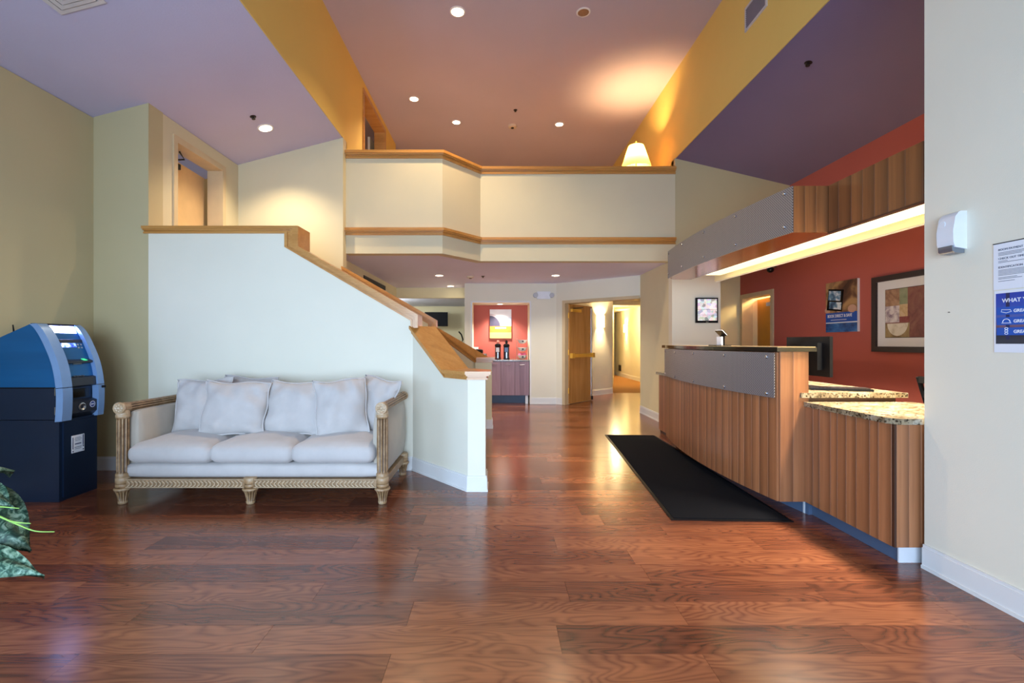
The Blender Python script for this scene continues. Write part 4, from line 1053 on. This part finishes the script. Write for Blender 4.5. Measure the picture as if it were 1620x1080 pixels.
# ================================================================== COFFEE NICHE
M['cab'] = wood('mauve_walnut', (112, 80, 88), (150, 114, 122), (170, 136, 142), 'z', .4, .8, .12, bands=False)
cbt = thing('coffee_cabinet', 'low mauve walnut cabinet with three doors inside the red coffee niche', 'cabinet', (.1, 9.9, 0))
MB().box(NX0+.005, 9.60, .17, NX1-.005, 10.19, .875).build('carcass', M['stave_edge'], cbt)
MB().box(NX0+.004, 9.565, .875, NX1-.004, 10.19, .9).build('counter_top', M['granite'], cbt)
MB().box(NX0+.01, 9.75, 0, NX1-.06, 10.19, .17).build('kick_plate', M['toe'], cbt)
MB().box(NX1-.085, 9.60, 0, NX1-.03, 9.66, .17).build('foot', M['plastic'], cbt)
dw = (NX1-NX0-.02)/4
for k in range(4):
    x0 = NX0+.01+dw*k
    dr = MB().box(x0+.004, 9.58, .175, x0+dw-.004, 9.60, .868).build('door', M['cab'], cbt)
    MB().tube([(x0+dw/2-.05, 9.578, .80), (x0+dw/2-.05, 9.555, .80), (x0+dw/2+.05, 9.555, .80), (x0+dw/2+.05, 9.578, .80)], .006, 6).build('handle', M['chrome'], dr)
# niche poster (plain picture of a cup and an amber band)
cp = thing('coffee_poster', 'framed poster with dark cup curve and amber band above the coffee dispensers', 'poster', (.095, 10.2, 1.66))
MB().box(-.14, 10.17, 1.345, .33, 10.2, 1.975).build('board', pm('poster_white', (234, 232, 238), .5), cp)
MB().box(-.14, 10.168, 1.345, .33, 10.17, 1.475).build('tan_band', pm('poster_tan', (206, 164, 112), .5), cp)
MB().box(-.14, 10.168, 1.475, .33, 10.17, 1.61).build('amber_band', pm('poster_amber', (206, 130, 44), .5), cp)
MB().box(.11, 10.168, 1.61, .33, 10.169, 1.80).build('grey_field', pm('poster_grey', (172, 178, 196), .5), cp)
def quarter(r, dx, y, mat, name):
    mb = MB(); mb.poly([(-.14, y, 1.61)]+[(-.14+r*math.cos(PI/2*k/14), y, 1.61+r*math.sin(PI/2*k/14)) for k in range(15)]); return mb.build(name, mat, cp)
quarter(.27, 0, 10.1675, pm('poster_rim', (206, 190, 196), .5), 'cup_rim'); quarter(.225, 0, 10.1668, pm('poster_coffee', (62, 56, 78), .5), 'cup_print')
MB().box(-.02, 10.1675, 1.555, .21, 10.168, 1.585).build('print_line', bpy.data.materials['poster_white'], cp)
def coffee_urn(x, top, label, g):
    t = thing('coffee_dispenser', label, 'coffee dispenser', (x, 9.80, .9), group=None)
    MB().lathe([(.062, .9), (.066, .91), (.066, .93), (.06, .94), (.06, 1.16), (.064, 1.17)], (x, 9.8, 0), 20).build('body', pm('dark_maroon_glaze' if g else 'dark_navy_glaze', (66, 26, 32) if g else (36, 32, 46), .2), t, smooth=40)
    MB().lathe([(.066, 1.17), (.066, 1.20), (.05, 1.225), (.02, 1.23)], (x, 9.8, 0), 20).build('lid', M['black'], t, smooth=40)
    MB().lathe([(.022, 1.23), (.03, 1.25), (.03, 1.28), (.015, 1.30)], (x, 9.8, 0), 14).build('pump', top, t, smooth=40)
    MB().box(x-.04, 9.73, 1.06, x+.03, 9.738, 1.15).build('label_card', M['paper'] if g else pm('blue_card', (110, 140, 180), .5), t)
    MB().box(x-.012, 9.715, .93, x+.012, 9.74, 1.05).build('tap', M['steel'], t)
coffee_urn(.035, pm('coral_pump', (240, 150, 130), .4), 'maroon coffee dispenser with a coral pump top in the niche', True)
coffee_urn(.215, M['black_gloss'], 'dark coffee dispenser with a black top, beside the tiered bowls', False)
M['china'] = pm('white_china', (232, 228, 224), .25)
bs = thing('tiered_stand', 'three-tier wire stand at the right end of the coffee counter', 'stand', (.55, 9.85, .9))
for sx in (-.11, .11): MB().tube([(.55+sx*1.1, 9.78, .9), (.55+sx, 9.9, 1.34)], .005, 6).build('upright', M['steel'], bs)
for z in (.93, 1.09, 1.25): MB().tube([(.55+.085*math.cos(2*PI*k/16), 9.85+.085*math.sin(2*PI*k/16), z) for k in range(16)], .004, 6, closed=True).build('ring', M['steel'], bs)
for z, lab, has in ((.93, 'white bowl of pink packets on the lowest tier of the stand', True), (1.09, 'white bowl on the middle tier of the stand', False), (1.25, 'white bowl on the top tier of the stand', False)):
    b = thing('bowl', lab, 'bowl', (.55, 9.85, z), group='bowls on the tiered stand')
    MB().lathe([(.03, -.02), (.05, -.012), (.085, .02), (.105, .06), (.098, .06), (.08, .026), (.04, 0), (.001, -.004)], (.55, 9.85, z), 22, caps=False).build('dish', M['china'], b, smooth=50)
    MB().box(.535, 9.748, z+.012, .575, 9.752, z+.042).build('tag_card', M['dark_metal'], b)
    if has:
        rnd = random.Random(3); mb = MB()
        for k in range(30): mb.obox((.55+rnd.uniform(-.065, .065), 9.85+rnd.uniform(-.06, .06), z+.045+rnd.uniform(0, .05)), (rnd.uniform(-1, 1), rnd.uniform(-1, 1), rnd.uniform(-.5, .5)), (rnd.uniform(-1, 1), .3, 1), (0, 1, .2), .03, .02, .003)
        mb.build('sweetener_packets', pm('pink_packet', (232, 110, 150), .5), b, kind='stuff')
cf = thing('coffee_maker', 'black and white coffee machine at the left end of the niche counter', 'coffee maker', (-.33, 9.87, .9))
MB().box(-.46, 9.80, .9, -.28, 9.97, .995).build('base', M['china'], cf, bev=.01)
MB().lathe([(.07, .99), (.095, 1.05), (.09, 1.10), (.05, 1.115)], (-.37, 9.87, 0), 20).build('lid', M['black'], cf, smooth=40)
bx = MB().box(-.485, 10.02, .9, -.385, 10.14, 1.16).build('paper_box', M['paper'], None, bev=.003); tag(bx, 'white square carton behind the coffee machine', 'box')
cpn = thing('creamer_jug', 'small steel creamer jug beside the coffee machine', 'jug', (-.14, 9.85, .9))
MB().lathe([(.035, .9), (.045, .94), (.035, 1.0), (.04, 1.02)], (-.235, 9.85, 0), 18).build('body', M['steel'], cpn, smooth=50)
MB().tube([(-.195, 9.85, .93), (-.16, 9.85, .96), (-.195, 9.85, .995)], .005, 6).build('handle', M['steel'], cpn)
# emergency light on the rear wall
el = thing('emergency_light', 'white emergency light box with two lamp heads on the wall right of the coffee niche', 'emergency light', (.965, 9.55, 2.21))
MB().box(.83, 9.49, 2.14, 1.10, 9.55, 2.29).build('housing', M['plastic'], el, bev=.008)
for x in (.80, 1.13): MB().lathe([(.045, 9.475), (.05, 9.48), (.05, 9.53), (.03, 9.55)], (x, 0, 2.215), 18, axis='y').build('lamp_head', pm('grey_plastic', (176, 178, 184), .4), el, smooth=40)
# exercise room
tv = thing('television', 'black flat television on a tilting bracket in the room behind the stair', 'television', (-1.83, 14.3, 1.97), (0, 0, R(4)))
MB().box(-.35, -.03, -.215, .35, .03, .215).build('frame', M['black'], tv, local=True, bev=.01)
MB().box(-.335, -.033, -.195, .335, -.03, .20).build('screen', M['black'], tv, local=True)
MB().box(-.25, .03, .05, -.19, .52, .11).build('bracket', M['black'], tv, local=True)
tm = thing('treadmill', 'dark exercise machine with a curved handle in the room behind the stair', 'treadmill', (-.95, 12.2, 0))
MB().box(-1.25, 12.0, 0, -.65, 13.4, .15).build('deck', M['black'], tm, bev=.02)
MB().tube([(-.95, 12.1, .1), (-.95, 12.05, .8), (-.98, 12.1, 1.15)], .04, 8).build('upright', M['dark_metal'], tm)
MB().box(-1.1, 12.0, 1.1, -.85, 12.08, 1.2).build('display', M['black'], tm, bev=.01)
MB().tube([(-1.0, 12.1, 1.15), (-.92, 12.1, 1.2), (-.86, 12.1, 1.33), (-.90, 12.1, 1.46), (-.97, 12.1, 1.54)], .018, 8).build('handle', M['black'], tm, smooth=60)
# corridor sconces and the outlet grille
def sconce(c, n, label, k):
    c, n = Vector((*c, 0)), Vector((*n, 0)).normalized(); d = Vector((-n.y, n.x, 0)); z0, z1 = 1.62, 1.90
    t = thing('wall_sconce', label, 'sconce', (c.x, c.y, (z0+z1)/2), group='corridor sconces')
    MB().obox(c+n*.008+Vector((0, 0, (z0+z1)/2)), d, n, (0, 0, 1), .10, .008, .12).build('back_plate', M['steel'], t)
    arc = [c+n*.10*math.sin(PI*q/12)+d*.13*math.cos(PI*q/12) for q in range(13)]
    inn_ = [c+n*.094*math.sin(PI*q/12)+d*.122*math.cos(PI*q/12) for q in range(13)]
    ring = [(p.x, p.y) for p in arc]+[(p.x, p.y) for p in inn_[::-1]]
    MB().prism(ring, z0, z1).build('shade', M['sconce'], t, smooth=60)
    p = c+n*.05
    point('sconce_light', (p.x, p.y, 1.80), k, (1.0, .74, .42), .03)
    spot('sconce_down', (c.x+n.x*.12, c.y+n.y*.12, 1.66), k*.6, (1.0, .74, .42), 80)
M['sconce'] = pm('sconce_glass', (255, 236, 196), .5, 0, .01, emit=((255, 222, 150), 4))
sconce((2.488, 11.224), (.66, -.75), 'half-round glowing sconce on the corridor wall beside the open door', 40)
sconce((4.62, 16.6), (-1, 0), 'half-round glowing sconce farther down the corridor', 30)
og = MB().box(4.60, 17.3, .2, 4.62, 17.6, .42).build('wall_outlet', M['dark_metal']); tag(og, 'small brown plate low on the corridor wall', 'wall plate')

# ================================================================== PLANT
def variegated(nm='variegated_leaf', g=1.0):
    t = NT(nm); v = t.coord('Object')
    t.l(t.ramp(t.noise(v, 26, 4, .65, 1.2), [(.36, lin((38, 68, 56))), (.47, scl(lin((64, 104, 84)), g)), (.54, scl(lin((126, 160, 134)), g)), (.68, scl(lin((176, 200, 180)), g))]), t.b.inputs['Base Color'])
    t.b.inputs['Roughness'].default_value = .45; return t.m
pl = thing('potted_plant', 'artificial plant with large variegated drooping leaves and thin sprigs at the left edge', 'plant', (-2.75, 2.15, 0))
MB().lathe([(.13, 0), (.15, .02), (.19, .30), (.20, .33), (.18, .33), (.17, .28), (.05, .27)], (-2.75, 2.15, 0), 28).build('pot', pm('terracotta_pot', (128, 84, 62), .7), pl, smooth=50)
MB().lathe([(.17, .26), (.168, .285)], (-2.75, 2.15, 0), 24).build('soil', pm('dark_moss', (48, 44, 30), .95, bump=.8), pl)
LM = variegated(); LP = variegated('pale_variegated_leaf', 1.35); SM = pm('leaf_stem', (86, 116, 66), .5)
def leaf(base, mid, tip, wid, roll=0.0, mat=None):
    """one folded broad leaf along a curved midrib"""
    base, mid, tip = Vector(base), Vector(mid), Vector(tip); n = 12; rows = []
    for i in range(n+1):
        t = i/n; p = base*(1-t)**2+mid*2*t*(1-t)+tip*t*t; d = (mid-base)*2*(1-t)+(tip-mid)*2*t; d.normalize()
        s = d.cross(Vector((0, 0, 1))).normalized(); up = s.cross(d).normalized()
        if roll: q = Matrix.Rotation(roll, 3, d); s = q @ s; up = q @ up
        ww = wid*(math.sin(PI*min(1, t*1.02)**.8)**.75 if 0 < t < 1 else .02)
        rows.append([p+s*ww*u+up*(-.22*wid*abs(u)**1.5*1.0+.02*math.sin(9*t+5*u)*abs(u)) for u in (-1, -.6, -.25, 0, .25, .6, 1)])
    mb = MB(); V = [[mb.bm.verts.new(p) for p in r] for r in rows]
    for a, b in zip(V, V[1:]):
        for k in range(6): mb.bm.faces.new([a[k], a[k+1], b[k+1], b[k]])
    bmesh.ops.solidify(mb.bm, geom=list(mb.bm.faces), thickness=.003)
    o = mb.build('leaf', mat or LM, pl, smooth=70)
    return o
C0 = Vector((-2.75, 2.15, .3))
specs = [((-2.55, 2.12, .60), (-2.38, 2.12, .66), (-2.22, 2.16, .485), .085, .25), ((-2.58, 2.10, .58), (-2.34, 2.10, .58), (-2.125, 2.14, .30), .15, .55),
         ((-2.50, 1.98, .34), (-2.25, 1.97, .41), (-1.95, 2.02, .245), .085, .45), ((-2.75, 2.2, .62), (-2.70, 2.3, .72), (-2.52, 2.45, .58), .11, 0),
         ((-2.8, 2.0, .7), (-2.85, 1.8, .9), (-2.8, 1.6, .65), .11, 0), ((-2.95, 2.2, .7), (-3.15, 2.3, .9), (-3.3, 2.35, .6), .11, 0)]
for b, m, tp, wd, rl in specs:
    MB().tube([C0, (C0+Vector(b))/2+Vector((0, 0, .06)), b], [.008, .006, .004], 6).build('stem', SM, pl, smooth=60)
    leaf(b, m, tp, wd, rl, LP if tp[2] < .26 or tp[2] == .485 else LM)
SG = pm('lime_sprig', (150, 196, 90), .5)
stemp = [(-2.75, 2.15, .3), (-2.5, 2.08, .56), (-2.31, 2.05, .545), (-2.2, 2.05, .50), (-2.10, 2.05, .455), (-2.02, 2.05, .425), (-1.945, 2.06, .418)]
MB().tube(spl(stemp, 5), [.0062-.0042*q/30 for q in range(31)], 6).build('sprig', SG, pl, smooth=60)
for a_, b_, c_ in (((-2.24, 2.05, .52), (-2.17, 2.04, .535), (-2.08, 2.04, .528)), ((-2.13, 2.05, .468), (-2.08, 2.04, .466), (-2.03, 2.04, .462)), ((-2.45, 2.07, .60), (-2.28, 2.06, .60), (-2.185, 2.06, .572))):
    MB().tube(spl([a_, b_, c_], 5), [.0045-.003*q/10 for q in range(11)], 6).build('sprig', SG, pl, smooth=60)

point('exercise_room_lamp', (-3.2, 12.2, 2.2), 60, (.85, .92, 1.0), .3)
point('corridor_lamp', (3.7, 14.5, 2.1), 42, (1.0, .74, .38), .1)
spot('upper_hall_wash', (-1.2, 9.3, 5.1), 0.1, (1, .6, .2), 120)
for o in COL.objects:
    if o.parent is None and 'kind' not in o and 'category' not in o and o.type not in ('LIGHT', 'CAMERA'): print('UNTAGGED', o.name)
